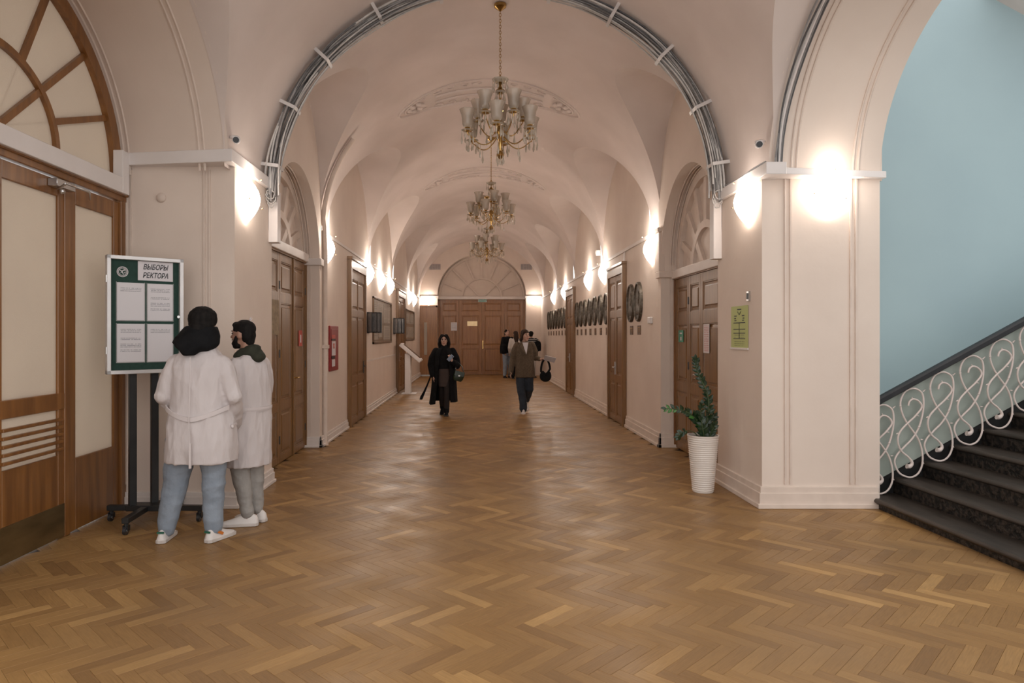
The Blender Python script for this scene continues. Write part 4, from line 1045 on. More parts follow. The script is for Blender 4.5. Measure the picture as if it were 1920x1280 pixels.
TUNIC = mat('tunic_brown', (.060,.042,.036), (.05,.034,.030), rough=.9, scale=12); SHOEW = mat('shoe_white', (.70,.65,.62), (.64,.59,.56), rough=.55); SOLE = mat('shoe_sole', (.62,.56,.52), (.5,.45,.42), rough=.7); SOLED = mat('sole_dark', (.05,.045,.042), (.08,.07,.065), rough=.8)
LIP = mat('lips', (.42,.10,.09), (.36,.08,.075), rough=.4); EYE = mat('eye_dark', (.015,.012,.01), (.02,.015,.012), rough=.2)
SHOEG = mat('shoe_green', (.02,.12,.07), (.02,.10,.06), rough=.5); SHOEO = mat('shoe_orange', (.65,.20,.03), (.55,.16,.03), rough=.5)
def remesh(mb, name, m, parent, vox=.012, it=3, amp=0, fr=(7,7,2.5), seed=0, ridge=False):
    tmp = bpy.data.objects.new('tmp', mb.mesh('tmp')); COL.objects.link(tmp)
    r = tmp.modifiers.new('r', 'REMESH'); r.mode = 'VOXEL'; r.voxel_size = vox
    s = tmp.modifiers.new('s', 'SMOOTH'); s.factor = .5; s.iterations = it
    dg = bpy.context.evaluated_depsgraph_get(); me = bpy.data.meshes.new_from_object(tmp.evaluated_get(dg))
    bpy.data.objects.remove(tmp); me.name = name; me.materials.clear()
    if amp:
        nr = [v.normal.copy() for v in me.vertices]
        for v, q in zip(me.vertices, nr):
            p = v.co; k = noise.noise(Vector((p.x*fr[0]+seed, p.y*fr[1], p.z*fr[2]))) + .5*noise.noise(Vector((p.x*fr[0]*2.3, p.y*fr[1]*2.3+seed, p.z*fr[2]*2.6)))
            if ridge:
                n1 = noise.noise(Vector((p.x*fr[0]+seed, p.y*fr[1], p.z*fr[2] + p.x*2.5))); n2 = noise.noise(Vector((p.x*fr[0]*1.9+seed*3, p.y*fr[1]*1.9, p.z*fr[2]*2.4 - p.x*5)))
                k = 1.1*(.32-abs(n1)*1.6) + .5*(.3-abs(n2)*1.5) + .35*k
            v.co = p + q*(amp*k)
    for p in me.polygons: p.use_smooth = True
    return obj(name, me, m, parent)
def limb(b, P, R, n=12):
    b.tube(P, R, n)
    for p, r in ((P[0], R[0]), (P[-1], R[-1])): b.sph(p, r*.98, 10, 7)
    for p, r in zip(P[1:-1], R[1:-1]): b.sph(p, r, 10, 7)
def rings(b, L, n=28, e=2.3):
    """L: (z, cx, cy, rx, ry, yaw)"""
    out = []
    for z, cx, cy, rx, ry, yaw in L:
        c, s = cos(yaw), sin(yaw); ring = []
        for k in range(n):
            a = 2*pi*k/n; ca, sa = cos(a), sin(a)
            x = rx*math.copysign(abs(ca)**(2/e), ca); y = ry*math.copysign(abs(sa)**(2/e), sa)
            ring.append((cx+x*c-y*s, cy+x*s+y*c, z))
        out.append(ring)
    b.loft(out)
def RZ(a): return Matrix.Rotation(a, 3, 'Z')
def head(b, c, yaw, sc=1.0, tilt=0):
    c = Vector(c); M = RZ(yaw) @ Matrix.Rotation(tilt, 3, 'X'); T = lambda x, y, z: c + M @ Vector((x, y, z))*sc
    b.sph(T(0,-.008,.018), tuple(q*sc for q in (.076,.096,.102)), 18, 12, M); b.sph(T(0,.022,-.045), tuple(q*sc for q in (.060,.068,.072)), 16, 10, M); b.sph(T(0,.058,-.098), tuple(q*sc for q in (.030,.028,.022)), 10, 8, M)
    b.tube([T(0,.086,.018), T(0,.116,-.020), T(0,.088,-.034)], [.009*sc,.0145*sc,.012*sc], 8); b.sph(T(0,.113,-.021), .0135*sc, 8, 6)
    for s in (-1, 1):
        b.sph(T(s*.030,.078,.030), tuple(q*sc for q in (.024,.014,.009)), 8, 6, M); b.sph(T(s*.040,.062,-.022), tuple(q*sc for q in (.022,.022,.024)), 8, 6, M)
        b.sph(T(s*.079,-.006,-.008), tuple(q*sc for q in (.010,.020,.032)), 8, 7, M)
    b.sph(T(0,.086,-.058), tuple(q*sc for q in (.024,.012,.012)), 8, 6, M)
    return T, M
def face(parent, T, M, sc=1.0, brow=HAIRB, lip=LIP):
    for s in (-1, 1):
        MB().sph(T(s*.030,.083,.010), tuple(q*sc for q in (.0125,.008,.0065)), 10, 7, M).build('eye', EYE, parent, smooth=180)
        MB().tube([T(s*.014,.092,.027), T(s*.032,.090,.033), T(s*.050,.078,.027)], [.0032*sc,.0042*sc,.002*sc], 6).build('eyebrow', brow, parent, smooth=180)
    MB().tube([T(-.024,.086,-.056), T(-.008,.097,-.060), T(.008,.097,-.060), T(.024,.086,-.056)], [.003*sc,.007*sc,.007*sc,.003*sc], 8).build('mouth', lip, parent, smooth=180)
def hand(b, w, d, nrm, thumb, curl=.5, sc=1.0):
    """w wrist, d finger direction, nrm palm-side normal, thumb = direction of the thumb side"""
    w = Vector(w); d = Vector(d).normalized(); nrm = Vector(nrm); nrm = (nrm-d*nrm.dot(d)).normalized(); sd = d.cross(nrm); th = Vector(thumb)
    if sd.dot(th) < 0: sd = -sd
    M = Matrix((sd, nrm, d)).transposed(); b.sph(w+d*.048*sc, tuple(q*sc for q in (.040,.017,.055)), 12, 8, M)
    for i, (o, L) in enumerate(((.030,.070),(.010,.080),(-.011,.074),(-.030,.058))):
        p = w+d*.088*sc+sd*o*sc; P = [p-d*.03*sc]; a = .12
        for k in range(3):
            P.append(p); p = p+(d*cos(a)+nrm*sin(a))*(L*sc*(.42,.32,.26)[k]); a += curl*(1.0+.1*i)
        P.append(p); b.tube(P, [.0095*sc,.0092*sc,.0088*sc,.0082*sc,.0066*sc], 8); b.sph(p, .0066*sc, 6, 5)
    p = w+d*.028*sc+sd*.026*sc; q = p+(sd*.75+d*.6+nrm*.25)*.045*sc; r = q+(d*.85+nrm*.45+sd*.1)*.034*sc
    b.tube([p, q, r], [.013*sc,.0105*sc,.0078*sc], 8); b.sph(r, .0078*sc, 6, 5)
def shoe(parent, x, y, z, yaw, L=.29, m=SHOEW, sm=SOLE, tip=0, w=.05):
    o = empty('shoe', (x, y, z), yaw); o.parent = parent; o.rotation_euler.x = tip       # toe towards local +y
    b = MB(); out = []
    for t, ww, h in ((0,.30,.05),(.04,.68,.085),(.14,.80,.105),(.28,.80,.11),(.42,.80,.098),(.58,.90,.075),(.74,1.0,.056),(.88,.92,.044),(.96,.62,.036),(1,.25,.028)):
        yv = (t-.27)*L; ring = []
        for k in range(14):
            a = 2*pi*k/14; ca, sa = cos(a), sin(a); ring.append((w*ww*ca*(1 if sa < .3 else .82), yv, .022+(h-.022)*max(0, sa) + (.0 if sa > 0 else .0)))
        out.append(ring)
    b.loft(out); up = b.build('upper', m, None, smooth=70); up.parent = o
    s = MB(); pl = [(w*1.05*ww*sg, (t-.27)*L*1.02) for sg, seq in ((1, ((0,.35),(.05,.75),(.3,.82),(.6,.93),(.76,1.0),(.9,.9),(.98,.55))), (-1, ((.98,.55),(.9,.9),(.76,1.0),(.6,.93),(.3,.82),(.05,.75),(0,.35)))) for t, ww in seq]
    s.prism(pl, lambda u, v, t: (u, v, .002+.026*t)); q = s.build('sole', sm, None, bevel=.003); q.parent = o
    return o
def merge_shoes(): pass
def body(parent, H, hips, knees, ankles, sh, el, wr, headc, yaw, skin, hands=None, vox=.0105, k=1.0, tilt=0):
    b = MB(); T, M = head(b, headc, yaw, 1.0*k, tilt)
    hc = Vector(headc); ms = (Vector(sh[0])+Vector(sh[1]))/2; mh = (Vector(hips[0])+Vector(hips[1]))/2
    b.tube([ms+Vector((0,0,-.02)), hc+RZ(yaw) @ Vector((0,-.028,-.05))*k], [.060*k,.052*k], 12)
    limb(b, [mh, mh.lerp(ms, .45), ms+Vector((0,0,-.10))], [.11*k,.10*k,.105*k]); limb(b, [Vector(sh[0])*.85+ms*.15, Vector(sh[1])*.85+ms*.15], [.045*k,.045*k])
    for i in (0, 1):
        limb(b, [sh[i], el[i], wr[i]], [.045*k,.037*k,.026*k]); limb(b, [hips[i], knees[i], ankles[i]], [.075*k,.055*k,.036*k])
        A = Vector(ankles[i]); b.sph(A+Vector((0,0,-.04)), (.03,.04,.04), 8, 6)
    if hands:
        for hnd in hands: hand(b, *hnd)
    remesh(b, 'body', skin, parent, vox, 2)
    return T, M

# --- man in white coat seen from behind ---------------------------------------------------------
P1 = empty('person', (-2.165, 5.36, 0)); tag(P1, 'person in white lab coat and light jeans seen from behind, reading the notices', 'person', None)
hips = [(-.13,0,.86),(.10,0,.86)]; kn = [(-.185,.01,.49),(.105,.01,.49)]; an = [(-.262,-.01,.10),(.108,0,.10)]
sh = [(-.19,0,1.38),(.19,0,1.38)]; el = [(-.270,-.04,1.13),(.275,-.03,1.13)]; wr = [(-.20,.14,.98),(.22,.16,.95)]
T, M = body(P1, 1.83, hips, kn, an, sh, el, wr, (.008,.05,1.705), .12, SKIN, [((-.20,.14,.98),(.3,.6,-.7),(1,0,0),(0,1,1)), ((.22,.16,.95),(-.3,.6,-.7),(-1,0,0),(0,1,1))], k=1.05)
face(P1, T, M, 1.05)
b = MB(); b.sph((.008,.035,1.738), (.112,.116,.100), 20, 12); b.sph((.008,.005,1.69), (.10,.088,.075), 16, 10); b.tube([(.008,-.03,1.68),(.008,-.045,1.60)], [.075,.06], 12); remesh(b, 'hair', HAIRB, P1, .008, 3, .004, (30,30,30))
b = MB(); rings(b, [(1.675,.0,.03,.118,.118,0), (1.635,-.008,.02,.142,.135,0), (1.59,-.022,.008,.168,.150,0), (1.55,-.030,-.005,.176,.150,0), (1.525,-.034,-.045,.138,.125,0), (1.49,-.036,-.085,.085,.090,0), (1.455,-.036,-.12,.035,.050,0)], e=2.0); b.sph((-.03,.04,1.50), (.13,.09,.05), 14, 9); b.sph((.065,.0,1.545), (.085,.11,.055), 14, 9); b.sph((.03,-.03,1.52), (.10,.10,.045), 14, 9)
remesh(b, 'hood', BLK, P1, .010, 3, .009, (7,7,12))
b = MB(); rings(b, [(.615,.006,.02,.270,.195,0), (.74,.006,.02,.278,.20,0), (.88,.004,.02,.262,.195,0), (.985,.0,.015,.245,.185,0), (1.10,0,.01,.222,.175,0), (1.25,0,.01,.218,.168,0), (1.36,0,.01,.222,.150,0), (1.43,0,.01,.195,.122,0), (1.49,-.005,.015,.135,.10,0), (1.525,-.005,.02,.115,.09,0)])
for i, s in ((0,-1),(1,1)): limb(b, [(s*.175,.0,1.385), (s*.215,-.015,1.30), el[i], wr[i], Vector(wr[i])+Vector((-s*.03,.06,-.06))], [.078,.080,.068,.060,.058], 16)
coat = remesh(b, 'coat', COATW, P1, .0085, 2, .013, (8,8,2.6), 3, True)
belt = MB(); belt.grid([[((.252+d)*sin(a)+.0, .015-(.190+d)*cos(a), .985+.075*abs(sin(a))**1.5*1.2 - .02 + dz) for dz in (-.017, -.015, .015, .017)] for d in (.0,) for a in [(-1.25+2.5*q/24) for q in range(25)]]); 
for i_, v_ in enumerate(belt.v): pass
bo = belt.build('half_belt', COATW2, coat); sm = bo.modifiers.new('s', 'SOLIDIFY'); sm.thickness = .012; sm.offset = 1
MB().tube([(-.005,-.172,1.44), (-.004,-.178,1.30), (-.004,-.188,1.12), (-.004,-.20,.98), (.0,-.205,.80), (.004,-.205,.63)], .0035, 6).build('back_seam', COATW2, coat, smooth=60)
MB().box(.0, .016, -.216, -.196, .60, .79).build('vent_flap', COATW2, coat, bevel=.003)
MB().obox((.262,.02,.90), (.02,.15,.025), RZ(.15)).build('pocket_edge', COATW2, coat, bevel=.004)
b = MB(); limb(b, [(-.14,0,.84), (-.165,.0,.62), (-.19,.005,.46), (-.235,-.005,.24), (-.258,-.01,.10)], [.115,.112,.098,.080,.072], 16); limb(b, [(.11,0,.84), (.11,0,.62), (.105,.005,.46), (.104,0,.24), (.108,0,.10)], [.108,.104,.090,.078,.072], 16); b.sph((-.01,0,.84), (.16,.12,.10), 14, 9)
remesh(b, 'jeans', JEANL, P1, .009, 2, .009, (4,4,7), 5, True)
for x, y, a, lab in ((-.272,-.03,.12,0), (.118,-.02,-.38,0)):
    s = shoe(P1, x, y, 0, a, .30, SHOEW, SOLE); MB().box(-.026,.026,-.077,-.066,.078,.092).build('heel_tab', SHOEG, s); MB().obox((.037,.03,.062), (.010,.06,.02), Matrix.Rotation(-.5, 3, 'X')).build('stripe', SHOEO, s)

# --- bearded man in white coat, in profile ------------------------------------------------------
P2 = empty('person', (-1.93, 5.82, 0)); tag(P2, 'bearded person in white lab coat and grey trousers standing sideways beside the left pier', 'person')
Y60 = radians(60)
hips = [(-.06,-.06,.86),(.03,.07,.86)]; kn = [(-.045,-.06,.48),(.02,.07,.48)]; an = [(.005,-.05,.10),(.035,.09,.10)]
sh = [(-.075,-.145,1.36),(.085,.145,1.36)]; el = [(-.085,-.185,1.12),(.08,.185,1.12)]; wr = [(-.15,-.11,.95),(.0,.20,.95)]
T, M = body(P2, 1.745, hips, kn, an, sh, el, wr, (-.052,.0,1.612), radians(76), SKIN, [((-.15,-.11,.95),(-.5,.3,-.8),(.3,.8,0),(-.5,.3,.4)), ((0,.2,.95),(-.5,.1,-.8),(-.3,-.8,0),(-.5,.3,.4))])
face(P2, T, M)
b = MB(); c = Vector((-.052,0,1.612)); U = lambda x, y, z: c + M @ Vector((x, y, z))
b.sph(U(0,-.014,.050), (.084,.100,.078), 18, 12, M); b.sph(U(0,-.048,.0), (.079,.058,.085), 14, 10, M); b.sph(U(0,.055,.082), (.058,.040,.030), 12, 8, M); b.sph(U(0,-.065,-.05), (.055,.035,.05), 12, 8, M)
remesh(b, 'hair', HAIRB, P2, .0075, 3, .003, (30,30,30))
b = MB(); b.sph(U(0,.035,-.085), (.060,.062,.036), 14, 9, M)
for s in (-1, 1): b.tube([U(s*.076,.018,-.01), U(s*.068,.03,-.05), U(s*.045,.06,-.085)], [.010,.020,.022], 8)
b.tube([U(-.028,.092,-.046), U(0,.100,-.043), U(.028,.092,-.046)], .0065, 7); b.sph(U(0,.072,-.10), (.03,.025,.022), 10, 7, M)
remesh(b, 'beard', HAIRB, P2, .006, 2, .002, (40,40,40))
b = MB(); b.sph((.005,.005,1.455), (.115,.11,.058), 18, 10); b.sph((.075,-.02,1.425), (.072,.085,.052), 14, 9); b.sph((-.06,-.04,1.43), (.06,.06,.045), 12, 8); b.sph((.03,-.01,1.50), (.075,.075,.035), 12, 8)
remesh(b, 'hood', OLIVE, P2, .009, 3, .006, (12,12,12))
b = MB(); rings(b, [(.505,-.005,0,.195,.155,Y60), (.62,-.005,0,.198,.157,Y60), (.80,0,0,.195,.150,Y60), (.97,.005,0,.19,.138,Y60), (1.12,.008,0,.19,.132,Y60), (1.26,.01,0,.19,.128,Y60), (1.36,.01,0,.185,.112,Y60), (1.42,.01,0,.13,.09,Y60), (1.455,.005,0,.08,.07,Y60)])
for i in (0, 1): limb(b, [Vector(sh[i])*.92+Vector((0,0,.11)), Vector(sh[i]).lerp(Vector(el[i]), .3), el[i], wr[i], Vector(wr[i])+Vector((-.03,.03,-.06))], [.062,.072,.066,.056,.052], 14)
coat = remesh(b, 'coat', COATW, P2, .0085, 2, .012, (9,9,2.8), 9, True)
bl = MB(); bl.grid([[(.005+cos(Y60)*x-sin(Y60)*y, sin(Y60)*x+cos(Y60)*y, .99+dz) for x, y in ((.200*cos(a), .146*sin(a)),)][0:1]+[(.005+cos(Y60)*.2*cos(a)-sin(Y60)*.146*sin(a), sin(Y60)*.2*cos(a)+cos(Y60)*.146*sin(a), .99+dz) for dz in (-.016,.0,.016)] for dz in (-.016,) for a in [pi+.2+(pi-.4)*q/24 for q in range(25)]])
bo = bl.build('half_belt', COATW2, coat); sm = bo.modifiers.new('s', 'SOLIDIFY'); sm.thickness = .012; sm.offset = 0
MB().obox((-.135,-.125,.80), (.13,.012,.17), RZ(radians(-28))).build('pocket', COATW2, coat, bevel=.004)
b = MB(); limb(b, [(-.06,-.06,.80), (-.055,-.06,.48), (-.025,-.055,.26), (.0,-.05,.115)], [.098,.082,.068,.060], 14); limb(b, [(.03,.07,.80), (.02,.07,.48), (.03,.08,.26), (.035,.09,.115)], [.098,.082,.068,.060], 14)
remesh(b, 'trousers', GREYP, P2, .009, 2, .008, (5,5,8), 2, True)
shoe(P2, .008, -.055, 0, radians(97), .31, SHOEW, SOLE, w=.052); shoe(P2, .045, .09, 0, radians(70), .31, SHOEW, SOLE, w=.052)

# --- woman in long black coat walking towards us --------------------------------------------------
P3 = empty('person', (-.64, 13.84, 0)); tag(P3, 'person in long open black coat walking towards the camera, holding a phone', 'person')
hips = [(-.08,.02,.84),(.08,0,.84)]; kn = [(-.06,.10,.47),(.06,-.06,.46)]; an = [(-.05,.22,.16),(.05,-.06,.10)]
sh = [(-.17,0,1.30),(.17,0,1.30)]; el = [(-.255,.03,1.02),(.245,.02,1.02)]; wr = [(-.215,-.05,.80),(.165,-.20,1.10)]
T, M = body(P3, 1.64, hips, kn, an, sh, el, wr, (.0,-.02,1.52), pi, SKIN2, [((-.215,-.05,.80),(.1,-.15,-1),(1,0,0),(0,-1,0),.35), ((.165,-.20,1.10),(-.35,-.2,.9),(-.4,.6,.2),(-.8,0,.3),.7)], vox=.010)
face(P3, T, M, 1.0, HAIRB)
for s in (-1, 1): MB().tube([T(s*.030+.022*cos(a), .096, .010+.018*sin(a)) for a in [2*pi*k/14 for k in range(14)]], .0016, 5, True).build('glasses', STEEL, P3)
b = MB(); b.sph((0,.012,1.568), (.090,.100,.078), 18, 12); b.sph((0,.05,1.48), (.095,.07,.12), 16, 10)
for s in (-1, 1): limb(b, [(s*.010,-.085,1.612), (s*.045,-.092,1.585), (s*.078,-.068,1.535), (s*.09,-.03,1.47)], [.018,.020,.018,.020], 8)
for s in (-1, 1): limb(b, [(s*.055,-.035,1.62), (s*.088,-.015,1.55), (s*.098,.0,1.44), (s*.085,.02,1.34)], [.022,.028,.034,.028], 10)
remesh(b, 'hair', HAIRB, P3, .009, 3, .004, (30,30,8))
b = MB(); rings(b, [(.93,0,0,.135,.115,0), (1.05,0,0,.15,.125,0), (1.20,0,0,.165,.13,0), (1.32,0,0,.14,.10,0), (1.38,0,0,.075,.075,0), (1.42,0,.0,.07,.07,0)]); remesh(b, 'sweater', BLK, P3, .012, 3, .006)
b = MB(); rings(b, [(.58,0,.0,.12,.115,0), (.75,0,0,.13,.12,0), (.98,0,0,.132,.115,0)]); remesh(b, 'tunic', TUNIC, P3, .012, 2, .004)
# coat: an open shell with real thickness
def shell(Z, gap, th=.018, n=40, hem=None):
    b = MB(); O, I = [], []
    for j, (z, cx, cy, rx, ry, g) in enumerate(Z):
        ro, ri = [], []
        for k in range(n+1):
            a = -pi/2+g+(2*pi-2*g)*k/n; dz = (hem(a) if hem and j == 0 else 0)
            w = 1+.045*sin(9*a+1.3*j)*(1-j/len(Z))
            ro.append((cx+rx*w*cos(a), cy+ry*w*sin(a), z+dz)); ri.append((cx+(rx*w-th)*cos(a), cy+(ry*w-th)*sin(a), z+dz))
        O.append(ro); I.append(ri)
    L = [o+list(reversed(i)) for o, i in zip(O, I)]; b.loft(L); return b
cz = [(.27,-.02,.04,.285,.24,.62), (.50,-.01,.03,.262,.22,.58), (.78,0,.02,.24,.195,.55), (1.0,0,.01,.225,.175,.50), (1.18,0,.01,.222,.165,.42), (1.30,0,.01,.195,.135,.30), (1.36,0,.01,.12,.105,.30)]
b = shell(cz, .5, hem=lambda a: -.055*max(0, cos(a-pi*1.12))**3)
coat = b.build('coat', BLK, P3, smooth=60)
b = MB()
limb(b, [(-.165,0,1.30), (-.225,.01,1.16), el[0], (-.235,-.01,.90), (-.22,-.045,.82)], [.075,.092,.088,.075,.070], 14); limb(b, [(.165,0,1.30), (.222,.0,1.16), el[1], (.22,-.09,1.04), (.185,-.165,1.075)], [.075,.092,.090,.075,.062], 14)
remesh(b, 'sleeves', BLK, P3, .012, 3, .01)
b = MB(); limb(b, [(-.07,.02,.80), (-.055,.10,.47), (-.05,.20,.20)], [.085,.068,.055]); limb(b, [(.07,0,.80), (.06,-.06,.46), (.05,-.06,.14)], [.085,.07,.06]); remesh(b, 'trousers', mat('dark_brown_cloth', (.020,.014,.013), (.015,.011,.010), rough=.9), P3, .011, 2, .004)
b = MB(); limb(b, [(-.05,.20,.32), (-.05,.235,.13)], [.058,.05]); limb(b, [(.052,-.055,.36), (.05,-.06,.08)], [.062,.056]); remesh(b, 'boot_shafts', BLK, P3, .01, 2)
shoe(P3, .05, -.07, 0, pi, .27, BLK, SOLED, w=.046); shoe(P3, -.05, .225, .05, pi, .27, BLK, SOLED, tip=-.35, w=.046)
b = MB(); b.loft([[(x-w, y, z), (x, y-.012, z+.0), (x+w, y, z), (x, y+.012, z)] for x, y, z, w in ((-.255,.02,.86,.014), (-.285,.02,.76,.016), (-.34,.03,.62,.018), (-.40,.03,.48,.024), (-.455,.04,.37,.034), (-.475,.04,.31,.030))]); b.build('coat_belt', BLK, P3, smooth=60)
o = empty('smartphone', (-.64+.135, 13.84-.245, 1.165)); b = MB().box(-.036,.036,-.005,.005,-.075,.075).build('case', mat('phone_case', (.30,.38,.50), (.26,.33,.45), rough=.3), o, bevel=.004); MB().box(-.033,.033,.005,.006,-.07,.07).build('screen', BLACKPL, o); MB().sph((.02,-.006,.055), (.012,.003,.012), 8, 5).build('lens', BLACKPL, o); o.rotation_euler = (.3, .75, 0); tag(o, 'pale blue smartphone held up by the person in the black coat', 'phone')
GBAG = mat('green_leather', (.012,.030,.016), (.008,.02,.011), rough=.16, coat=.5)
o = empty('handbag', (-.64+.27, 13.84-.13, .70)); b = MB(); rr = []
for t, w, d in ((0,.075,.03),(.25,.105,.045),(.6,.112,.05),(.9,.10,.04),(1,.085,.025)): rr.append([(w*math.copysign(abs(cos(a))**.6, cos(a)), d*math.copysign(abs(sin(a))**.6, sin(a)), .20*t) for a in [2*pi*k/24 for k in range(24)]])
b.loft(rr); b.build('bag_body', GBAG, o, smooth=60); MB().box(-.10,.10,-.056,-.046,.10,.20).build('flap', GBAG, o, bevel=.01); MB().box(-.02,.02,-.062,-.056,.095,.125).build('buckle', STEEL, o, bevel=.003)
MB().tube([(.09,0,.18), (.03,.01,.30), (-.06,.04,.36), (-.10,.02,.30), (-.085,0,.18)], .008, 7).build('strap', GBAG, o, smooth=60); MB().sph((-.10,-.03,.235), .013, 8, 6).build('ring', STEEL, o, smooth=180)
o.rotation_euler = (0, .25, .2); tag(o, 'glossy dark green handbag hanging at the black coat wearer\'s side', 'handbag')

# --- woman in brown blazer ------------------------------------------------------------------------
P4 = empty('person', (1.0, 14.2, 0)); tag(P4, 'smiling person in brown blazer and dark jeans walking towards the camera', 'person')
hips = [(-.075,0,.88),(.10,0,.88)]; kn = [(-.055,-.06,.48),(.115,.02,.50)]; an = [(-.02,-.08,.10),(.075,.28,.26)]
sh = [(-.155,0,1.42),(.185,0,1.42)]; el = [(-.225,.04,1.13),(.25,.05,1.15)]; wr = [(-.275,-.03,.88),(.36,-.10,1.12)]
yw = pi+.55
T, M = body(P4, 1.74, hips, kn, an, sh, el, wr, (.028,-.02,1.615), yw, SKIN2, [((-.275,-.03,.88),(-.1,-.2,-1),(1,0,0),(0,-1,0),.35), ((.36,-.10,1.12),(.7,-.3,.2),(0,-.3,-1),(0,-1,.3),.75)], vox=.010)
face(P4, T, M, 1.0, HAIRBR)
b = MB(); c = Vector((.028,-.02,1.615)); U = lambda x, y, z: c + M @ Vector((x, y, z))
b.sph(U(0,-.018,.048), (.088,.100,.080), 18, 12, M); b.sph(U(0,-.06,-.01), (.084,.060,.095), 14, 10, M); b.sph(U(.03,-.075,-.085), (.06,.05,.06), 12, 8, M)
limb(b, [U(.06,.035,.075), U(.082,.015,.01), U(.085,-.01,-.08)], [.018,.020,.022], 8)
remesh(b, 'hair', HAIRBR, P4, .009, 3, .004, (30,30,10))
b = MB(); rings(b, [(.745,.03,0,.205,.135,0), (.95,.025,0,.198,.132,0), (1.12,.02,0,.188,.125,0), (1.28,.018,0,.188,.122,0), (1.40,.015,0,.175,.10,0), (1.46,.015,0,.11,.08,0), (1.49,.015,.01,.07,.06,0)])
limb(b, [(-.14,0,1.425), (-.195,.01,1.28), el[0], (-.255,.0,.96), (-.28,-.035,.84)], [.065,.073,.066,.058,.056], 14); limb(b, [(.175,0,1.425), (.225,.02,1.28), el[1], (.315,-.05,1.13)], [.065,.072,.066,.054], 14)
coat = remesh(b, 'blazer', BLAZER, P4, .011, 3, .008, (9,9,3))
b = MB(); b.prism([(-.035,1.47),(.085,1.47),(.05,1.25),(.04,1.20)], lambda u, v, t: (u, -.118-.10*(1.47-v)*.25-.012*t+(.045 if v > 1.4 else 0), v)); b.build('blouse', PLAINP, P4)
for s, x0 in ((-1,-.045), (1,.10)):
    b = MB(); b.prism([(x0,1.48),(x0+s*.045,1.38),(x0+s*.02,1.30),(.045,1.18),(.042,1.22)], lambda u, v, t: (u, -.122-.012*t-(.012 if v < 1.4 else -.04), v)); b.build('lapel', BLAZER, coat)
b = MB(); limb(b, [(-.075,0,.80), (-.06,-.05,.48), (-.02,-.07,.26), (-.015,-.08,.09)], [.105,.088,.080,.080], 14); limb(b, [(.105,0,.80), (.115,.02,.50), (.09,.18,.34), (.07,.27,.25)], [.105,.088,.078,.075], 14); b.sph((.015,0,.80), (.15,.11,.10), 12, 8)
remesh(b, 'jeans', JEAND, P4, .011, 3, .008, (6,6,9))
shoe(P4, -.01, -.10, 0, pi-.1, .27, SHOEW, SOLE, w=.046); shoe(P4, .07, .29, .16, pi, .27, SHOEW, SOLE, tip=-.8, w=.046)
o = empty('shoulder_bag', (1.44, 14.08, .66)); b = MB(); pth = []
for k in range(36):
    a = 2*pi*k/36; pth.append((.085*sin(a)*(1.0 if cos(a) < 0 else .7), 0, .22-.13*cos(a)+(.115 if cos(a) < 0 else 0)*(-cos(a)) ))
b.tube(pth, [.020+.075*max(0, cos(2*pi*k/36))**.9 for k in range(36)], 12, True); o2 = b.build('bag_body', BLK, o, smooth=60); o2.scale = (1.1, .6, 1); MB().box(-.05,.05,-.012,.012,.195,.202).build('zip', BLACKPL, o)
tag(o, 'black crescent shoulder bag hanging from the blazer wearer\'s hand', 'handbag')
o = empty('folder', (1.52, 14.02, 1.13)); b = MB().box(-.12,.12,-.006,.006,-.055,.055).build('cover', mat('folder_grey', (.45,.42,.43), (.40,.37,.38), rough=.5), o); MB().box(-.118,.118,.006,.012,-.053,.053).build('sheets', PLAINP, o); o.rotation_euler = (.5, .25, .2); tag(o, 'grey paper folder held above the black shoulder bag', 'folder')

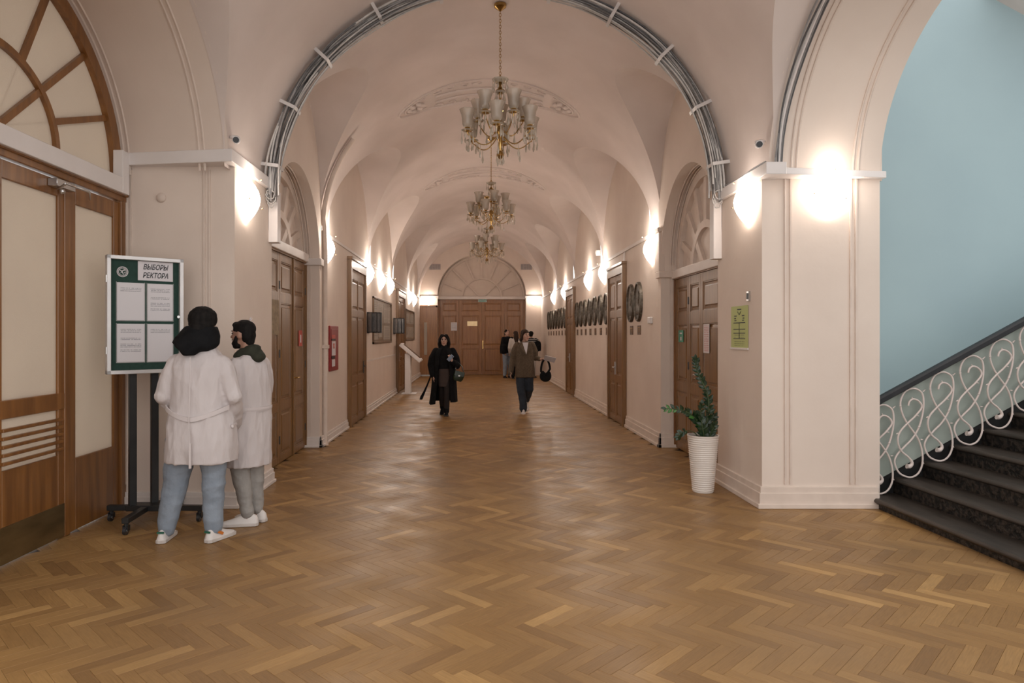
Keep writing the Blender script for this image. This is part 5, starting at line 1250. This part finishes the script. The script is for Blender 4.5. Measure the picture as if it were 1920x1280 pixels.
# --- three people far down the corridor -----------------------------------------------------------
def standing(loc, label, H, yaw, top, bottom, hair, skin, long_hair=False, shoes=BLK, lean=0.0, arms=None, seed=0):
    k = H/1.75; o = empty('person', loc, yaw); tag(o, label, 'person')           # faces local +y
    hips = [(-.09*k,0,.88*k),(.09*k,0,.88*k)]; kn = [(-.09*k,.02,.48*k),(.10*k,.0,.48*k)]; an = [(-.09*k,0,.09*k),(.11*k,-.02,.09*k)]
    sh = [(-.18*k,0,1.42*k),(.18*k,0,1.42*k)]; el, wr = arms or ([(-.24*k,-.02,1.13*k),(.24*k,-.02,1.13*k)], [(-.20*k,.12,.95*k),(.20*k,.12,.95*k)])
    T, M = body(o, H, hips, kn, an, sh, el, wr, (lean,.03,1.63*k), 0, skin, [(w, (0,.5,-.8), (1 if w[0] < 0 else -1,0,0), (0,1,0), .5) for w in wr], vox=.012, k=k)
    face(o, T, M, k, hair)
    b = MB(); b.sph((lean,.012,1.665*k), (.09*k,.10*k,.085*k), 16, 10); b.sph((lean,-.025,1.61*k), (.082*k,.065*k,.08*k), 14, 9)
    if long_hair: limb(b, [(lean,-.045,1.62*k), (lean,-.085,1.48*k), (lean,-.10,1.34*k)], [.085*k,.092*k,.06*k], 12)
    remesh(b, 'hair', hair, o, .011, 2, .004, (20,20,8))
    b = MB(); rings(b, [(.90*k,0,0,.17*k,.12*k,0), (1.1*k,0,0,.172*k,.122*k,0), (1.3*k,0,0,.185*k,.12*k,0), (1.42*k,0,0,.185*k,.100*k,0), (1.47*k,0,0,.11*k,.085*k,0), (1.50*k,0,0,.075*k,.07*k,0)])
    for i in (0, 1): limb(b, [sh[i], el[i], wr[i]], [.068*k,.06*k,.048*k])
    remesh(b, 'top', top, o, .013, 2, .008, (9,9,4), seed)
    b = MB(); limb(b, [hips[0], kn[0], (an[0][0], an[0][1], .12)], [.11*k,.082*k,.066*k]); limb(b, [hips[1], kn[1], (an[1][0], an[1][1], .12)], [.11*k,.082*k,.066*k]); b.sph((0,0,.88*k), (.15*k,.11*k,.09*k), 12, 8)
    remesh(b, 'trousers', bottom, o, .013, 2, .007, (7,7,9), seed)
    shoe(o, -.09*k, 0, 0, .1, .28, shoes, SOLED); shoe(o, .11*k, -.02, 0, -.2, .28, shoes, SOLED)
    return o
stripe, nt, bs = _nt('striped_knit'); tcn = nt.nodes.new('ShaderNodeTexCoord'); wv = nt.nodes.new('ShaderNodeTexWave'); wv.bands_direction = 'Z'; wv.inputs['Scale'].default_value = 4.6; wv.inputs['Distortion'].default_value = .6
rpn = nt.nodes.new('ShaderNodeValToRGB'); rpn.color_ramp.elements[0].position = .72; rpn.color_ramp.elements[0].color = (.008,.009,.011,1); rpn.color_ramp.elements[1].position = .82; rpn.color_ramp.elements[1].color = (.34,.31,.29,1)
nt.links.new(tcn.outputs['Object'], wv.inputs['Vector']); nt.links.new(wv.outputs['Fac'], rpn.inputs[0]); nt.links.new(rpn.outputs[0], bs.inputs['Base Color']); bs.inputs['Roughness'].default_value = .9
CREAM = mat('cream_cloth', (.56,.50,.46), (.50,.45,.41), rough=.85, scale=6)
standing((1.22, 26.2, 0), 'person in black jacket and blue jeans at the far end of the corridor', 1.86, pi+.5, BLK, JEANL, HAIRB, SKIN2, lean=.05, seed=1)
standing((1.50, 25.6, 0), 'person with long brown hair and white top, back turned, far down the corridor', 1.80, .15, CREAM, BLK, HAIRBR, SKIN2, long_hair=True, seed=2)
standing((2.13, 26.3, 0), 'person in striped dark knit and cream trousers at the far right', 1.80, -.3, stripe, CREAM, HAIRB, SKIN, seed=3)
def backpack(name, loc, label, w=.26, h=.40):
    o = empty(name, loc); b = MB(); b.lathe([(.02,0),(.9*w/2,.02),(w/2,.10),(w/2,h*.7),(.8*w/2,h*.93),(.03,h)], 18); q = b.build('bag_body', BLK, o, smooth=60); q.scale = (1, .6, 1)
    MB().box(-w*.3, w*.3, -.105, -.07, .04, h*.4).build('front_pocket', BLK, o, bevel=.02)
    MB().tube([(0,.05,h*.9), (.0,.09,h*1.15), (.05,.12,h*1.1), (.07,.08,h*.6)], .012, 7).build('strap', BLK, o, smooth=60); tag(o, label, 'bag'); return o
backpack('shoulder_bag', (1.05, 25.95, .92), 'black bag hanging beside the person in the black jacket')
backpack('backpack', (2.36, 26.0, 1.02), 'black backpack worn by the person in the striped knit')
